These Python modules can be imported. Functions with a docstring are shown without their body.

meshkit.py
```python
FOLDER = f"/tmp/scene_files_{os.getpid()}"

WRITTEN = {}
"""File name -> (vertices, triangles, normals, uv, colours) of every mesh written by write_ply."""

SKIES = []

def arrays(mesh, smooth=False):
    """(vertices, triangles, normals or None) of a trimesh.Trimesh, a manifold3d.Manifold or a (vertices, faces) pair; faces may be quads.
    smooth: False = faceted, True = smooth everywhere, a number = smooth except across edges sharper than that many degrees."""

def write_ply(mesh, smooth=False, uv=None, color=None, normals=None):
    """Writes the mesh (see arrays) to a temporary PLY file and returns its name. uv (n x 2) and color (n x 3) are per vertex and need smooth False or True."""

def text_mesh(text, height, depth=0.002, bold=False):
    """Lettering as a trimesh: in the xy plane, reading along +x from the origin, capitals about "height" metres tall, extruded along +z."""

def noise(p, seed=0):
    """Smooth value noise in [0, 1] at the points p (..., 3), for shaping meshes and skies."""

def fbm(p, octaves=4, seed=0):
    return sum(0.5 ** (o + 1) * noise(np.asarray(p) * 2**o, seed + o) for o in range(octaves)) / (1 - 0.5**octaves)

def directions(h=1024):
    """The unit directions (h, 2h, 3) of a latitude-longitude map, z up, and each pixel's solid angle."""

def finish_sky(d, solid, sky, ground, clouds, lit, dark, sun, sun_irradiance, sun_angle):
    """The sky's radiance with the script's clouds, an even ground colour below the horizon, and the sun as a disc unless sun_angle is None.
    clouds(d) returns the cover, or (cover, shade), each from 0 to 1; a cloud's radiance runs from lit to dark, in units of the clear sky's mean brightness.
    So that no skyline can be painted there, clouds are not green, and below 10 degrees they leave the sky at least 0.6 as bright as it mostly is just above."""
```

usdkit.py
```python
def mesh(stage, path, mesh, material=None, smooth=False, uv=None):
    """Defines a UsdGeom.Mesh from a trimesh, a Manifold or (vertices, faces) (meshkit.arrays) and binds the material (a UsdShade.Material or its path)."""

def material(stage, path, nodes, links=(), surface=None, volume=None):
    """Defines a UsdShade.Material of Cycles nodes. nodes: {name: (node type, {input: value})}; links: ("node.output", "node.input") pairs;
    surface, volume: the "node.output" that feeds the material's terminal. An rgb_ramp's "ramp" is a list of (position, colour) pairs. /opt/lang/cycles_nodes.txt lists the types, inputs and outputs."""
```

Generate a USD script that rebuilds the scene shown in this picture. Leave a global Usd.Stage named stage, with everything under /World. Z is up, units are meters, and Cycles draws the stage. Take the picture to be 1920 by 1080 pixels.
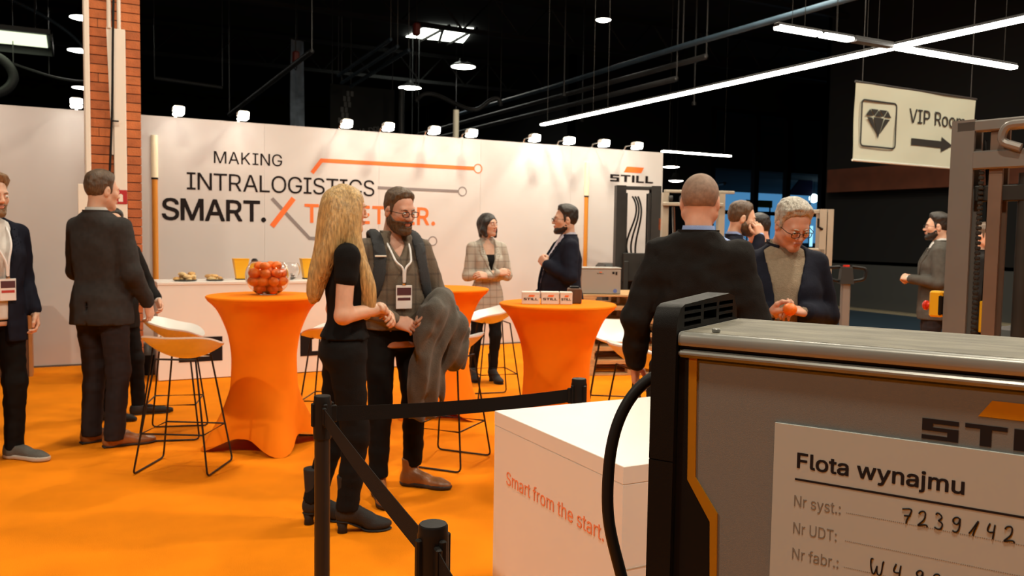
import math, numpy as np, trimesh, usdkit, meshkit
from shapely.geometry import Polygon, box as sbox, Point, LineString
from shapely import affinity, union_all
from pxr import Usd, UsdGeom, UsdLux, UsdShade, Gf, Sdf, Vt

stage = Usd.Stage.CreateInMemory()
UsdGeom.SetStageUpAxis(stage, UsdGeom.Tokens.z)
UsdGeom.SetStageMetersPerUnit(stage, 1.0)
W = UsdGeom.Xform.Define(stage, '/World')
stage.SetDefaultPrim(W.GetPrim())
UsdGeom.Scope.Define(stage, '/World/Looks')

# ------------------------------------------------------------------ camera, sky, exposure
EXPOSURE = 0.0
cam = UsdGeom.Camera.Define(stage, '/World/camera')
_y, _p, _r = math.radians(27.4), math.radians(-3.6), math.radians(0.92)
_f = np.array([math.sin(_y) * math.cos(_p), math.cos(_y) * math.cos(_p), math.sin(_p)])
_r0 = np.array([math.cos(_y), -math.sin(_y), 0.0]); _u0 = np.cross(_r0, _f)
_R = _r0 * math.cos(_r) + _u0 * math.sin(_r); _U = -_r0 * math.sin(_r) + _u0 * math.cos(_r)
M = np.eye(4); M[0, :3], M[1, :3], M[2, :3], M[3, :3] = _R, _U, -_f, (0, 0, 1.5)
cam.AddTransformOp().Set(Gf.Matrix4d(M.tolist()))
cam.CreateHorizontalApertureAttr(36.0); cam.CreateVerticalApertureAttr(20.25)
cam.CreateFocalLengthAttr(36.0 * 1586 / 1920)
cam.CreateClippingRangeAttr(Gf.Vec2f(0.05, 200))
cam.CreateFStopAttr(9.0); cam.CreateFocusDistanceAttr(1.7)
cam.CreateExposureAttr(EXPOSURE)
SKY, HIGHBAY, WALLLAMP, STRIP, SKYLIGHT = 0.15, 350.0, 62.0, 22.0, 8.0
dome = UsdLux.DomeLight.Define(stage, '/World/dusk_sky')
dome.CreateIntensityAttr(SKY); dome.CreateColorAttr(Gf.Vec3f(0.16, 0.53, 1.0))
WARM = (1.0, 0.88, 0.68)

# ------------------------------------------------------------------ helpers
_taken = {}
def numbered(path):
    n = _taken.get(path, 0); _taken[path] = n + 1
    return path if n == 0 else f'{path}_{n:03d}'
def tag(prim, label=None, cat=None, group=None, kind=None):
    prim = prim.GetPrim() if hasattr(prim, 'GetPrim') else prim
    for k, v in (('label', label), ('category', cat), ('group', group), ('kind', kind)):
        if v: prim.SetCustomDataByKey(k, v)
    return prim
def thing(name, label, cat, loc=(0, 0, 0), rotz=0.0, group=None, kind=None):
    x = UsdGeom.Xform.Define(stage, numbered('/World/' + name))
    x.AddTranslateOp().Set(Gf.Vec3d(*map(float, loc)))
    if rotz: x.AddRotateZOp().Set(float(rotz))
    return tag(x, label, cat, group, kind)
def obj(name, mesh, mat, parent=None, smooth=30, label=None, cat=None, group=None, kind=None):
    base = str(parent.GetPath()) if parent is not None else '/World'
    m = usdkit.mesh(stage, numbered(base + '/' + name), mesh, mat, smooth=smooth)
    return tag(m, label, cat, group, kind)
def dup(src, loc, rotz, label, group=None):
    d = src.GetCustomData()
    name = str(src.GetPath()).rsplit('/', 1)[1].rstrip('0123456789').rstrip('_')
    x = UsdGeom.Xform.Define(stage, numbered('/World/' + name))
    x.GetPrim().GetReferences().AddInternalReference(src.GetPath())
    x.GetPrim().SetInstanceable(True)
    x.ClearXformOpOrder()
    x.AddTranslateOp().Set(Gf.Vec3d(*map(float, loc)))
    x.AddRotateZOp().Set(float(rotz))
    return tag(x, label, d['category'], group or d.get('group'))

_m = {}
def mat(name, color, rough=0.6, metal=0.0, var=0.0, vscale=6.0, bump=0.0, bscale=60.0, spec=0.5, coat=0.0, sheen=0.0, sss=0.0, stretch=(1, 1, 1), emit=None, emit_s=0.0):
    """procedural principled material: base colour with noise variation and noise bump in object space"""
    if name in _m: return _m[name]
    c = np.array(color, float)
    nodes = {'p': ('principled_bsdf', dict(base_color=tuple(c), roughness=rough, metallic=metal, specular_ior_level=spec, coat_weight=coat, sheen_weight=sheen)),
             't': ('texture_coordinate', {}), 'mp': ('mapping', dict(scale=stretch))}
    links = [('t.object', 'mp.vector')]
    if sss: nodes['p'][1].update(subsurface_weight=sss, subsurface_scale=0.01)
    if emit: nodes['p'][1].update(emission_color=emit, emission_strength=emit_s)
    if var:
        nodes['n'] = ('noise_texture', dict(scale=vscale, detail=4.0))
        nodes['r'] = ('rgb_ramp', dict(ramp=[(0.3, tuple(c * (1 - var))), (0.7, tuple(np.minimum(c * (1 + var), 1)))]))
        links += [('mp.vector', 'n.vector'), ('n.fac', 'r.fac'), ('r.color', 'p.base_color')]
    if bump:
        nodes['bn'] = ('noise_texture', dict(scale=bscale, detail=3.0))
        nodes['b'] = ('bump', dict(strength=bump, distance=0.01))
        links += [('mp.vector', 'bn.vector'), ('bn.fac', 'b.height'), ('b.normal', 'p.normal')]
    _m[name] = usdkit.material(stage, '/World/Looks/' + name, nodes, links, surface='p.BSDF')
    return _m[name]
def emitter(name, color, strength):
    if name not in _m:
        _m[name] = usdkit.material(stage, '/World/Looks/' + name, {'e': ('emission', dict(color=color, strength=strength))}, [], surface='e.emission')
    return _m[name]

def cat_(*ms): return trimesh.util.concatenate([m for m in ms if m is not None])
def box(x0, x1, y0, y1, z0, z1):
    m = trimesh.creation.box((x1 - x0, y1 - y0, z1 - z0)); m.apply_translation(((x0 + x1) / 2, (y0 + y1) / 2, (z0 + z1) / 2)); return m
def cbox(x0, x1, y0, y1, z0, z1, c=0.005):
    """box with chamfered edges"""
    c = min(c, (x1 - x0) / 2.1, (y1 - y0) / 2.1, (z1 - z0) / 2.1)
    P = []
    for x, sx in ((x0, 1), (x1, -1)):
        for y, sy in ((y0, 1), (y1, -1)):
            for z, sz in ((z0, 1), (z1, -1)):
                P += [(x, y + sy * c, z + sz * c), (x + sx * c, y, z + sz * c), (x + sx * c, y + sy * c, z)]
    return trimesh.convex.convex_hull(np.array(P))
def mv(m, t=(0, 0, 0), rz=0.0, rx=0.0, ry=0.0):
    m = m.copy()
    for a, ax in ((rx, (1, 0, 0)), (ry, (0, 1, 0)), (rz, (0, 0, 1))):
        if a: m.apply_transform(trimesh.transformations.rotation_matrix(math.radians(a), ax))
    m.apply_translation(t); return m
def lathe(profile, n=32, at=(0, 0, 0)):
    m = trimesh.creation.revolve(np.array(profile, float), sections=n); m.apply_translation(at); return m
def disc(r, z0, z1, n=28, at=(0, 0, 0), c=0.0):
    return lathe([(0, z0), (r - c, z0), (r, z0 + c), (r, z1 - c), (r - c, z1), (0, z1)] if c else [(0, z0), (r, z0), (r, z1), (0, z1)], n, at)
def tube(pts, r, n=8, closed=False):
    p = np.array(pts, float)
    if closed: p = np.vstack([p, p[:1]])
    t = np.gradient(p, axis=0)
    if closed: t[0] = t[-1] = p[1] - p[-2]
    t /= np.linalg.norm(t, axis=1, keepdims=True) + 1e-12
    a = np.cross(t[0], (0, 0, 1.0) if abs(t[0][2]) < 0.9 else (1.0, 0, 0)); a /= np.linalg.norm(a)
    rr = np.broadcast_to(r, (len(p),)); V = []
    ang = np.arange(n) * 2 * np.pi / n
    for i in range(len(p)):
        a = a - t[i] * (a @ t[i]); a /= np.linalg.norm(a) + 1e-12
        b = np.cross(t[i], a)
        V.append(p[i] + rr[i] * (np.cos(ang)[:, None] * a + np.sin(ang)[:, None] * b))
    V = np.vstack(V); F = []
    for i in range(len(p) - 1):
        for j in range(n):
            q = [i * n + j, i * n + (j + 1) % n, (i + 1) * n + (j + 1) % n, (i + 1) * n + j]
            F += [[q[0], q[1], q[2]], [q[0], q[2], q[3]]]
    if not closed:
        V = np.vstack([V, p[0], p[-1]]); c0, c1 = len(V) - 2, len(V) - 1; e = (len(p) - 1) * n
        for j in range(n): F += [[c0, (j + 1) % n, j], [c1, e + j, e + (j + 1) % n]]
    return trimesh.Trimesh(V, F, process=False)
def smooth_path(pts, n=8):
    from scipy.interpolate import CubicSpline
    p = np.array(pts, float); d = np.r_[0, np.cumsum(np.linalg.norm(np.diff(p, axis=0), axis=1))]
    return CubicSpline(d, p)(np.linspace(0, d[-1], n * (len(p) - 1) + 1))
def fillet(pts, r=0.03, n=4):
    """polyline with rounded corners"""
    p = [np.array(q, float) for q in pts]; out = [p[0]]
    for i in range(1, len(p) - 1):
        a, b = p[i - 1] - p[i], p[i + 1] - p[i]; la, lb = np.linalg.norm(a), np.linalg.norm(b)
        rr = min(r, la * .45, lb * .45); A, B = p[i] + a / la * rr, p[i] + b / lb * rr
        for s in np.linspace(0, 1, n): out.append((1 - s) ** 2 * A + 2 * s * (1 - s) * p[i] + s * s * B)
    out.append(p[-1]); return np.array(out)
def prism(poly, d):
    gs = getattr(poly, 'geoms', [poly])
    return cat_(*[trimesh.creation.extrude_polygon(g, d, engine='earcut') for g in gs if g.area > 1e-9])
def upright(m, t=(0, 0, 0)):
    """xy lettering -> stands in the xz plane, faces -y"""
    return mv(m, t, rx=90)
def bar2(a, b, w):
    return LineString([a, b]).buffer(w / 2, cap_style=2)
def text_fit(text, w, h, depth=0.003, bold=False, track=True):
    """lettering with capitals h tall spread to width w by letter spacing (or stretched)"""
    if not track:
        m = meshkit.text_mesh(text, h, depth, bold); b = m.bounds; m.apply_translation((-b[0][0], 0, 0))
        m.apply_scale((w / (b[1][0] - b[0][0]), 1, 1)); return m
    ls = [None if c == ' ' else meshkit.text_mesh(c, h, depth, bold) for c in text]
    ws = [h * .3 if m is None else m.bounds[1][0] - m.bounds[0][0] for m in ls]
    gap = (w - sum(ws)) / max(1, len(ls) - 1); x = 0; out = []
    sc = 1.0
    if gap < h * 0.03: sc = (w - (len(ls) - 1) * h * .05) / sum(ws); gap = h * .05
    for m, q in zip(ls, ws):
        if m is not None:
            m.apply_scale((sc, 1, 1)); m.apply_translation((x - m.bounds[0][0], 0, 0)); out.append(m)
        x += q * sc + gap
    return cat_(*out)
def maker_logo(h, depth=0.003):
    """wide block letters and slanted bar; returns (letters, bar) at the origin, h = letter height"""
    L = [sbox(0, .78, 1.5, 1), sbox(0, .42, .45, 1), sbox(0, .42, 1.5, .6), sbox(1.05, 0, 1.5, .6), sbox(0, 0, 1.5, .2)]
    x = 1.75; L += [sbox(x, .8, x + 1.65, 1), sbox(x + .6, 0, x + 1.05, 1)]
    x = 3.65; L += [sbox(x, 0, x + .45, 1)]
    for x in (4.35, 5.95): L += [sbox(x, 0, x + .45, 1), sbox(x, 0, x + 1.35, .2)]
    let = affinity.scale(union_all(L), h, h, origin=(0, 0))
    bar = affinity.scale(Polygon([(2.24, 1.4), (5.2, 1.4), (5.66, 2.2), (2.75, 2.2)]), h, h, origin=(0, 0))
    return prism(let, depth), prism(bar, depth)

# ------------------------------------------------------------------ signed distance modelling (bodies, clothes)
def smin(a, b, k):
    if k <= 0: return np.minimum(a, b)
    h = np.maximum(k - np.abs(a - b), 0) / k
    return np.minimum(a, b) - h * h * k * 0.25
def smax(a, b, k): return -smin(-a, -b, k)
class Field:
    def __init__(s, lo, hi, h):
        s.lo, s.h = np.array(lo, float), h
        n = np.ceil((np.array(hi) - s.lo) / h).astype(int) + 1
        s.ax = [s.lo[i] + h * np.arange(n[i]) for i in range(3)]
        s.D = np.full(n, 1.0, np.float32)
    def _s(s, lo, hi, m):
        sl = []
        for i in range(3):
            a = int(max(0, np.floor((lo[i] - m - s.lo[i]) / s.h))); b = int(min(len(s.ax[i]), np.ceil((hi[i] + m - s.lo[i]) / s.h) + 1))
            if b <= a: return None, None
            sl.append(slice(a, b))
        x, y, z = (s.ax[i][sl[i]] for i in range(3))
        return tuple(sl), (x[:, None, None], y[None, :, None], z[None, None, :])
    def op(s, fn, lo, hi, k=0.0, cut=False):
        sl, p = s._s(lo, hi, max(k, .02) + 2 * s.h)
        if sl is None: return s
        d = fn(*p)
        s.D[sl] = smax(s.D[sl], -d, k) if cut else smin(s.D[sl], d, k)
        return s
    def cone(s, a, b, ra, rb, k=0.0, cut=False, flat=None):
        """tapered capsule; flat=(axis vector, factor): thinner along that axis by the factor"""
        a, b = np.array(a, float), np.array(b, float); R = max(ra, rb); ba = b - a; L2 = ba @ ba + 1e-12
        def fn(x, y, z):
            px, py, pz = x - a[0], y - a[1], z - a[2]
            t = np.clip((px * ba[0] + py * ba[1] + pz * ba[2]) / L2, 0, 1)
            qx, qy, qz = px - t * ba[0], py - t * ba[1], pz - t * ba[2]
            r2 = qx * qx + qy * qy + qz * qz
            if flat is not None:
                n, fct = np.array(flat[0], float), flat[1]; n = n / np.linalg.norm(n)
                q = qx * n[0] + qy * n[1] + qz * n[2]
                r2 = r2 + q * q * (1 / fct ** 2 - 1)
            return np.sqrt(r2) - (ra + (rb - ra) * t)
        return s.op(fn, np.minimum(a, b) - R, np.maximum(a, b) + R, k, cut)
    def chain(s, pts, rs, k=0.02, **kw):
        for i in range(len(pts) - 1): s.cone(pts[i], pts[i + 1], rs[i], rs[i + 1], k, **kw)
        return s
    def ell(s, c, r, k=0.0, cut=False, rx=0.0):
        c, r = np.array(c, float), np.array(r, float); ca, sa = math.cos(rx), math.sin(rx); R = r.max()
        def fn(x, y, z):
            px, py, pz = x - c[0], y - c[1], z - c[2]
            py, pz = ca * py + sa * pz, -sa * py + ca * pz
            q = np.sqrt((px / r[0]) ** 2 + (py / r[1]) ** 2 + (pz / r[2]) ** 2)
            g = np.sqrt((px / r[0] ** 2) ** 2 + (py / r[1] ** 2) ** 2 + (pz / r[2] ** 2) ** 2) + 1e-9
            return q * (q - 1) / g
        return s.op(fn, c - R, c + R, k, cut)
    def loft(s, secs, k=0.0, n=2.4, cut=False):
        """stack of super-ellipses: rows (z, cx, cy, rx, ry)"""
        from scipy.interpolate import PchipInterpolator
        S = np.array(sorted(secs), float); I = [PchipInterpolator(S[:, 0], S[:, i]) for i in range(1, 5)]
        z0, z1 = S[0, 0], S[-1, 0]
        def fn(x, y, z):
            zc = np.clip(z, z0, z1); cx, cy, rx, ry = (f(zc) for f in I)
            q = (np.abs((x - cx) / rx) ** n + np.abs((y - cy) / ry) ** n) ** (1 / n)
            return np.maximum((q - 1) * np.minimum(rx, ry), np.maximum(z0 - z, z - z1))
        lo = (min(S[:, 1] - S[:, 3]), min(S[:, 2] - S[:, 4]), z0); hi = (max(S[:, 1] + S[:, 3]), max(S[:, 2] + S[:, 4]), z1)
        return s.op(fn, lo, hi, k, cut)
    def mask(s, fn, k=0.0):
        """keep only where fn < 0"""
        x, y, z = s.ax[0][:, None, None], s.ax[1][None, :, None], s.ax[2][None, None, :]
        s.D = smax(s.D, np.broadcast_to(fn(x, y, z), s.D.shape).astype(np.float32), k); return s
    def rough(s, amp, freq, seed=0, octaves=2):
        i = np.argwhere(np.abs(s.D) < amp + 2.5 * s.h)
        p = s.lo + i * s.h
        s.D[tuple(i.T)] += (amp * 2 * (meshkit.fbm(p * np.array(freq), octaves, seed) - .5)).astype(np.float32); return s
    def mesh(s):
        D = np.pad(s.D, 1, constant_values=1.0); I = D < 0; n = np.array(D.shape)
        c = sum(I[a:n[0] - 1 + a, b:n[1] - 1 + b, e:n[2] - 1 + e].astype(np.int8) for a in (0, 1) for b in (0, 1) for e in (0, 1))
        act = np.argwhere((c > 0) & (c < 8)); idx = np.full(c.shape, -1, np.int64); idx[tuple(act.T)] = np.arange(len(act))
        pos, cnt = np.zeros((len(act), 3)), np.zeros(len(act))
        cs = [(a, b, e) for a in (0, 1) for b in (0, 1) for e in (0, 1)]
        for A in cs:
            for ax in range(3):
                if A[ax]: continue
                B = list(A); B[ax] = 1
                va, vb = D[tuple((act + A).T)], D[tuple((act + B).T)]; m = (va < 0) != (vb < 0)
                t = va[m] / (va[m] - vb[m]); q = act[m] + np.array(A, float); q[:, ax] += t
                pos[m] += q; cnt[m] += 1
        V = (pos / np.maximum(cnt, 1)[:, None] - 1) * s.h + s.lo
        F = []
        for ax in range(3):
            o = [i for i in range(3) if i != ax]
            sl0, sl1 = [slice(1, -1)] * 3, [slice(1, -1)] * 3
            sl0[ax], sl1[ax] = slice(0, -1), slice(1, None)
            e = np.argwhere(I[tuple(sl0)] != I[tuple(sl1)]); g = e.copy(); g[:, o[0]] += 1; g[:, o[1]] += 1
            if not len(g): continue
            d0, d1 = np.zeros(3, int), np.zeros(3, int); d0[o[0]] = 1; d1[o[1]] = 1
            q = np.stack([idx[tuple((g - d0 - d1).T)], idx[tuple((g - d1).T)], idx[tuple(g.T)], idx[tuple((g - d0).T)]], 1)
            fl = I[tuple(g.T)] ^ (ax == 1); q[~fl] = q[~fl][:, ::-1]; F.append(q)
        F = np.vstack(F); F = np.vstack([F[:, [0, 1, 2]], F[:, [0, 2, 3]]])
        return trimesh.Trimesh(V, F, process=False)
# ------------------------------------------------------------------ materials
WHITE = mat('white_laminate', (0.76, 0.73, 0.69), rough=0.35, var=0.02, vscale=2)
WALLM = mat('wall_paint', (0.58, 0.55, 0.535), rough=0.6, var=0.02, vscale=1.2, bump=0.05, bscale=90)
CARPET = mat('orange_carpet', (0.88, 0.245, 0.004), rough=0.95, var=0.10, vscale=2.2, bump=0.6, bscale=350, spec=0.1)
ORANGE_CLOTH = mat('orange_stretch_cloth', (0.86, 0.215, 0.006), rough=0.85, var=0.04, vscale=4, bump=0.10, bscale=300, spec=0.08)
BLACK = mat('black_plastic', (0.008, 0.007, 0.0065), rough=0.5, spec=0.2, bump=0.06, bscale=400)
BLACKM = mat('black_metal', (0.012, 0.010, 0.0095), rough=0.45, spec=0.3)
BELT = mat('black_webbing', (0.011, 0.009, 0.008), rough=0.85, spec=0.12, bump=0.3, bscale=600)
INK = mat('dark_print', (0.018, 0.014, 0.014), rough=0.8, spec=0.05)
SLOGAN = mat('slogan_print', (0.82, 0.26, 0.12), rough=0.6, spec=0.1)
LOGO_ORANGE = mat('orange_print', (0.82, 0.16, 0.025), rough=0.5)
GREYLINE = mat('grey_print', (0.22, 0.185, 0.18), rough=0.6)
BRICKS = [mat(f'brick_{n}', c, rough=0.75, var=0.18, vscale=9, bump=0.4, bscale=70) for n, c in
          (('a', (0.46, 0.135, 0.040)), ('b', (0.40, 0.115, 0.035)), ('c', (0.52, 0.16, 0.048)))]
MORTAR = mat('dark_mortar', (0.07, 0.045, 0.035), rough=0.9)
CEIL = mat('black_ceiling', (0.022, 0.021, 0.019), rough=0.9, var=0.3, vscale=1)
HALLW = mat('black_hall_wall', (0.008, 0.0078, 0.0075), rough=0.9)
CONC = mat('hall_floor', (0.06, 0.058, 0.055), rough=0.5, var=0.2, vscale=1.5)
PIPE = mat('dusty_steel', (0.06, 0.06, 0.06), rough=0.5, metal=0.2, var=0.2, vscale=3)
BLUEPIPE = mat('blue_grey_tray', (0.06, 0.10, 0.14), rough=0.5, var=0.2, vscale=3)
AMBER = mat('amber_bar', (0.62, 0.24, 0.025), rough=0.4)
FROST = mat('frosted_lamp', (0.80, 0.72, 0.52), rough=0.4)
WOOD = mat('pine_board', (0.46, 0.27, 0.115), rough=0.7, var=0.22, vscale=5, stretch=(1, 6, 6), bump=0.25, bscale=30)
DWOOD = mat('dark_wood', (0.10, 0.045, 0.022), rough=0.5, var=0.2, vscale=5, stretch=(6, 6, 1))
LWOOD = mat('oak_edge', (0.42, 0.19, 0.06), rough=0.5, var=0.15, vscale=5, stretch=(6, 6, 1))
LAMPGLOW = emitter('lamp_lens', (1.0, 0.93, 0.80), 28.0)
STRIPGLOW = emitter('strip_diffuser', (1.0, 0.95, 0.85), STRIP)
BAYGLOW = emitter('bay_diffuser', (1.0, 0.95, 0.86), 20.0)
SKYGLOW = emitter('skylight_glow', (0.95, 1.0, 0.88), SKYLIGHT)
FLUO = emitter('fluorescent', (0.90, 1.0, 0.70), 1.3)
RED = mat('sign_red', (0.45, 0.02, 0.025), rough=0.5)
GREYM = mat('mast_grey', (0.20, 0.185, 0.17), rough=0.4, metal=0.2, var=0.06, vscale=3)
DARKM = mat('mast_dark', (0.026, 0.025, 0.023), rough=0.5, spec=0.25, var=0.15, vscale=8)
BEIGE = mat('truck_beige', (0.34, 0.29, 0.22), rough=0.45, var=0.06, vscale=4)
YELLOW = mat('safety_yellow', (0.80, 0.42, 0.01), rough=0.4)
AMBERY = mat('yellow_card', (0.85, 0.42, 0.012), rough=0.45)
CHROME = mat('chrome', (0.6, 0.6, 0.6), rough=0.2, metal=1.0)
GLASS = usdkit.material(stage, '/World/Looks/clear_glass', {'p': ('principled_bsdf', dict(base_color=(1, 1, 1), roughness=0.02, transmission_weight=1.0, ior=1.45))}, [], surface='p.BSDF')
PANE = usdkit.material(stage, '/World/Looks/window_pane', {'t': ('transparent_bsdf', dict(color=(.95, .97, .98))), 'g': ('glossy_bsdf', dict(roughness=0.03, color=(.9, .9, .9))), 'm': ('mix_closure', dict(fac=.05))},
                       [('t.BSDF', 'm.closure1'), ('g.BSDF', 'm.closure2')], surface='m.closure')
S = dict(kind='structure')

# ------------------------------------------------------------------ hall shell
obj('floor', box(-14, 34, -10, 40, -0.1, 0.0), CONC, **S)
obj('carpet', cbox(-3.6, 8.2, -4.0, 10.22, 0.0, 0.012, .004), CARPET, label='orange carpet covering the whole booth floor', **S)
obj('ceiling', cat_(box(-14, 34, -10, 24, 7.4, 7.5), box(-14, 14.5, 24, 40, 7.4, 7.5)), CEIL, **S)
obj('wall_left', box(-14.2, -14, -10, 40, 0, 7.5), HALLW, **S)
obj('wall_front', box(-14, 34, -10.2, -10, 0, 7.5), HALLW, **S)
obj('wall_right', box(34, 34.2, -10, 24, 0, 7.5), HALLW, **S)
obj('wall_far', cat_(box(-14, 14.5, 40, 40.2, 0, 7.5), box(14.5, 14.7, 24.0, 40.2, 0, 7.5), box(14.5, 20.4, 24.0, 24.2, 0, 7.5)), HALLW, **S)
FY = 24.0
fac = thing('window_1', 'tall glass front with dark posts in the background', None, (0, FY, 0), kind='structure')
XP = (20.45, 22.55, 24.15, 26.0, 29.8, 33.9)
obj('frame_post', cat_(*[box(x - .11, x + .11, -.1, .1, 0, 6.2) for x in XP]), BLACKM, fac)
obj('frame_rail', cat_(*[box(20.45, 33.9, -.07, .07, z - .07, z + .07) for z in (2.45, 6.15)], box(20.45, 33.9, -.07, .07, 0, .2)), BLACKM, fac)
for a_, b_ in zip(XP[:-1], XP[1:]):
    for z0, z1 in ((.2, 2.38), (2.52, 6.08)):
        obj('pane', box(a_ + .11, b_ - .11, -.01, .01, z0, z1), PANE, fac)
obj('wall_lintel', box(20.4, 34, FY - .1, FY + .1, 6.2, 7.5), HALLW, **S)
# dusk outside: dark porch roof, low parapet far behind
obj('ceiling_porch', box(20.4, 40, 24.2, 36, 4.05, 4.25), HALLW, **S)
obj('wall_band', box(20.4, 40, 24.5, 24.7, 4.05, 7.5), HALLW, **S)
obj('wall_parapet', box(14.7, 60, 44, 44.2, 0, 1.25), HALLW, **S)
obj('floor_outside', box(14.7, 60, 40, 60, -.1, -.01), CONC, **S)
# dark block beside the glass front, with its skirting, partition and wooden beam
obj('wall_block', cat_(box(15.2, 34, 4.0, 14.0, 1.05, 7.4), box(15.2, 34, 13.9, 14.0, 0, 7.4)), HALLW, **S)
GREYP = mat('grey_partition', (0.060, 0.062, 0.058), rough=0.7)
obj('wall_partition', box(15.0, 15.2, 3.0, 14.0, 0.0, 0.98), GREYP, **S)
obj('baseboard_right', box(14.75, 15.0, 3.0, 14.0, 0.0, 0.05), mat('beige_edge', (0.34, 0.29, 0.19), rough=0.7), **S)
obj('carpet', box(10.5, 14.75, 3.0, 14.0, 0.0, 0.01), mat('blue_carpet', (0.018, 0.05, 0.085), rough=0.95), label='blue carpet in front of the grey partition', **S)
obj('trim_1', box(14.9, 15.2, 8.4, 13.6, 2.55, 3.05), mat('brown_beam', (0.14, 0.040, 0.016), rough=0.6, var=.2, vscale=3), **S)

# ------------------------------------------------------------------ booth wall with lettering
wb = thing('wall_back', 'white booth back wall with printed slogan', None, (0, 10.22, 0), kind='structure')
xs = [-3.6, -2.2, -0.8, 0.6, 2.0, 3.4, 4.8, 6.2, 7.79]
for a, b in zip(xs[:-1], xs[1:]): obj('wall_panel', cbox(a + .0007, b - .0007, 0, .12, 0, 2.75, .001), WALLM, wb)
obj('skirting', box(-3.6, 7.79, -.012, 0, 0, .03), mat('skirt_dark', (.12, .10, .08)), wb)
obj('lettering', upright(text_fit('MAKING', .77, .137), (1.435, 0, 2.264)), INK, wb, smooth=False)
obj('lettering', upright(text_fit('INTRALOGISTICS', 2.2, .195), (1.142, 0, 1.952)), INK, wb, smooth=False)
obj('lettering', upright(text_fit('SMART.', 1.14, .235, bold=True), (0.877, 0, 1.61)), INK, wb, smooth=False)
obj('lettering', upright(text_fit('TOGETHER.', 1.69, .215, bold=True), (2.47, 0, 1.612)), LOGO_ORANGE, wb, smooth=False)
line = lambda pts, w: LineString(pts).buffer(w / 2, cap_style=2, join_style=2)
ring = lambda x, z: Point(x, z).buffer(.063).difference(Point(x, z).buffer(.050))
obj('circuit_line', upright(prism(union_all([line([(2.56, 2.205), (2.675, 2.36), (4.70, 2.366)], .048)]), .003)), LOGO_ORANGE, wb, smooth=False)
obj('circuit_node', upright(prism(ring(4.762, 2.366), .003)), LOGO_ORANGE, wb, smooth=False)
obj('circuit_line', upright(prism(line([(2.085, 1.553), (2.34, 1.893)], .062), .004)), LOGO_ORANGE, wb, smooth=False)
obj('circuit_line', upright(prism(union_all([line([(3.385, 2.061), (4.478, 2.057)], .036)]), .003)), GREYLINE, wb, smooth=False)
obj('circuit_node', upright(prism(ring(4.541, 2.057), .003)), GREYLINE, wb, smooth=False)
obj('circuit_line', upright(prism(line([(2.085, 1.885), (2.53, 1.418), (4.066, 1.402)], .040), .003)), GREYLINE, wb, smooth=False)
obj('circuit_node', upright(prism(ring(4.129, 1.402), .003)), GREYLINE, wb, smooth=False)
la, lb = maker_logo(.104)
obj('maker_lettering', upright(la, (6.857, 0, 2.289)), INK, wb, smooth=False)
obj('maker_bar', upright(lb, (6.857, 0, 2.285)), LOGO_ORANGE, wb, smooth=False)
for x, lab in ((.808, 'amber wall bar with frosted top, left of the slogan'), (6.46, 'amber wall bar with frosted top, right of the slogan near the maker logo')):
    t = thing('wall_bar', lab, 'wall light', (x, 10.22, 0), group=None)
    half = lambda r, z0, z1: mv(trimesh.creation.extrude_polygon(Point(0, 0).buffer(r, 12).intersection(sbox(-1, -1, 1, 0)), z1 - z0, engine='earcut'), (0, 0, z0))
    obj('bar', half(.031, .62, 2.05), AMBER, t); obj('cap', half(.036, 2.05, 2.07), BLACK, t); obj('diffuser', half(.036, 2.07, 2.535), FROST, t)

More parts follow.
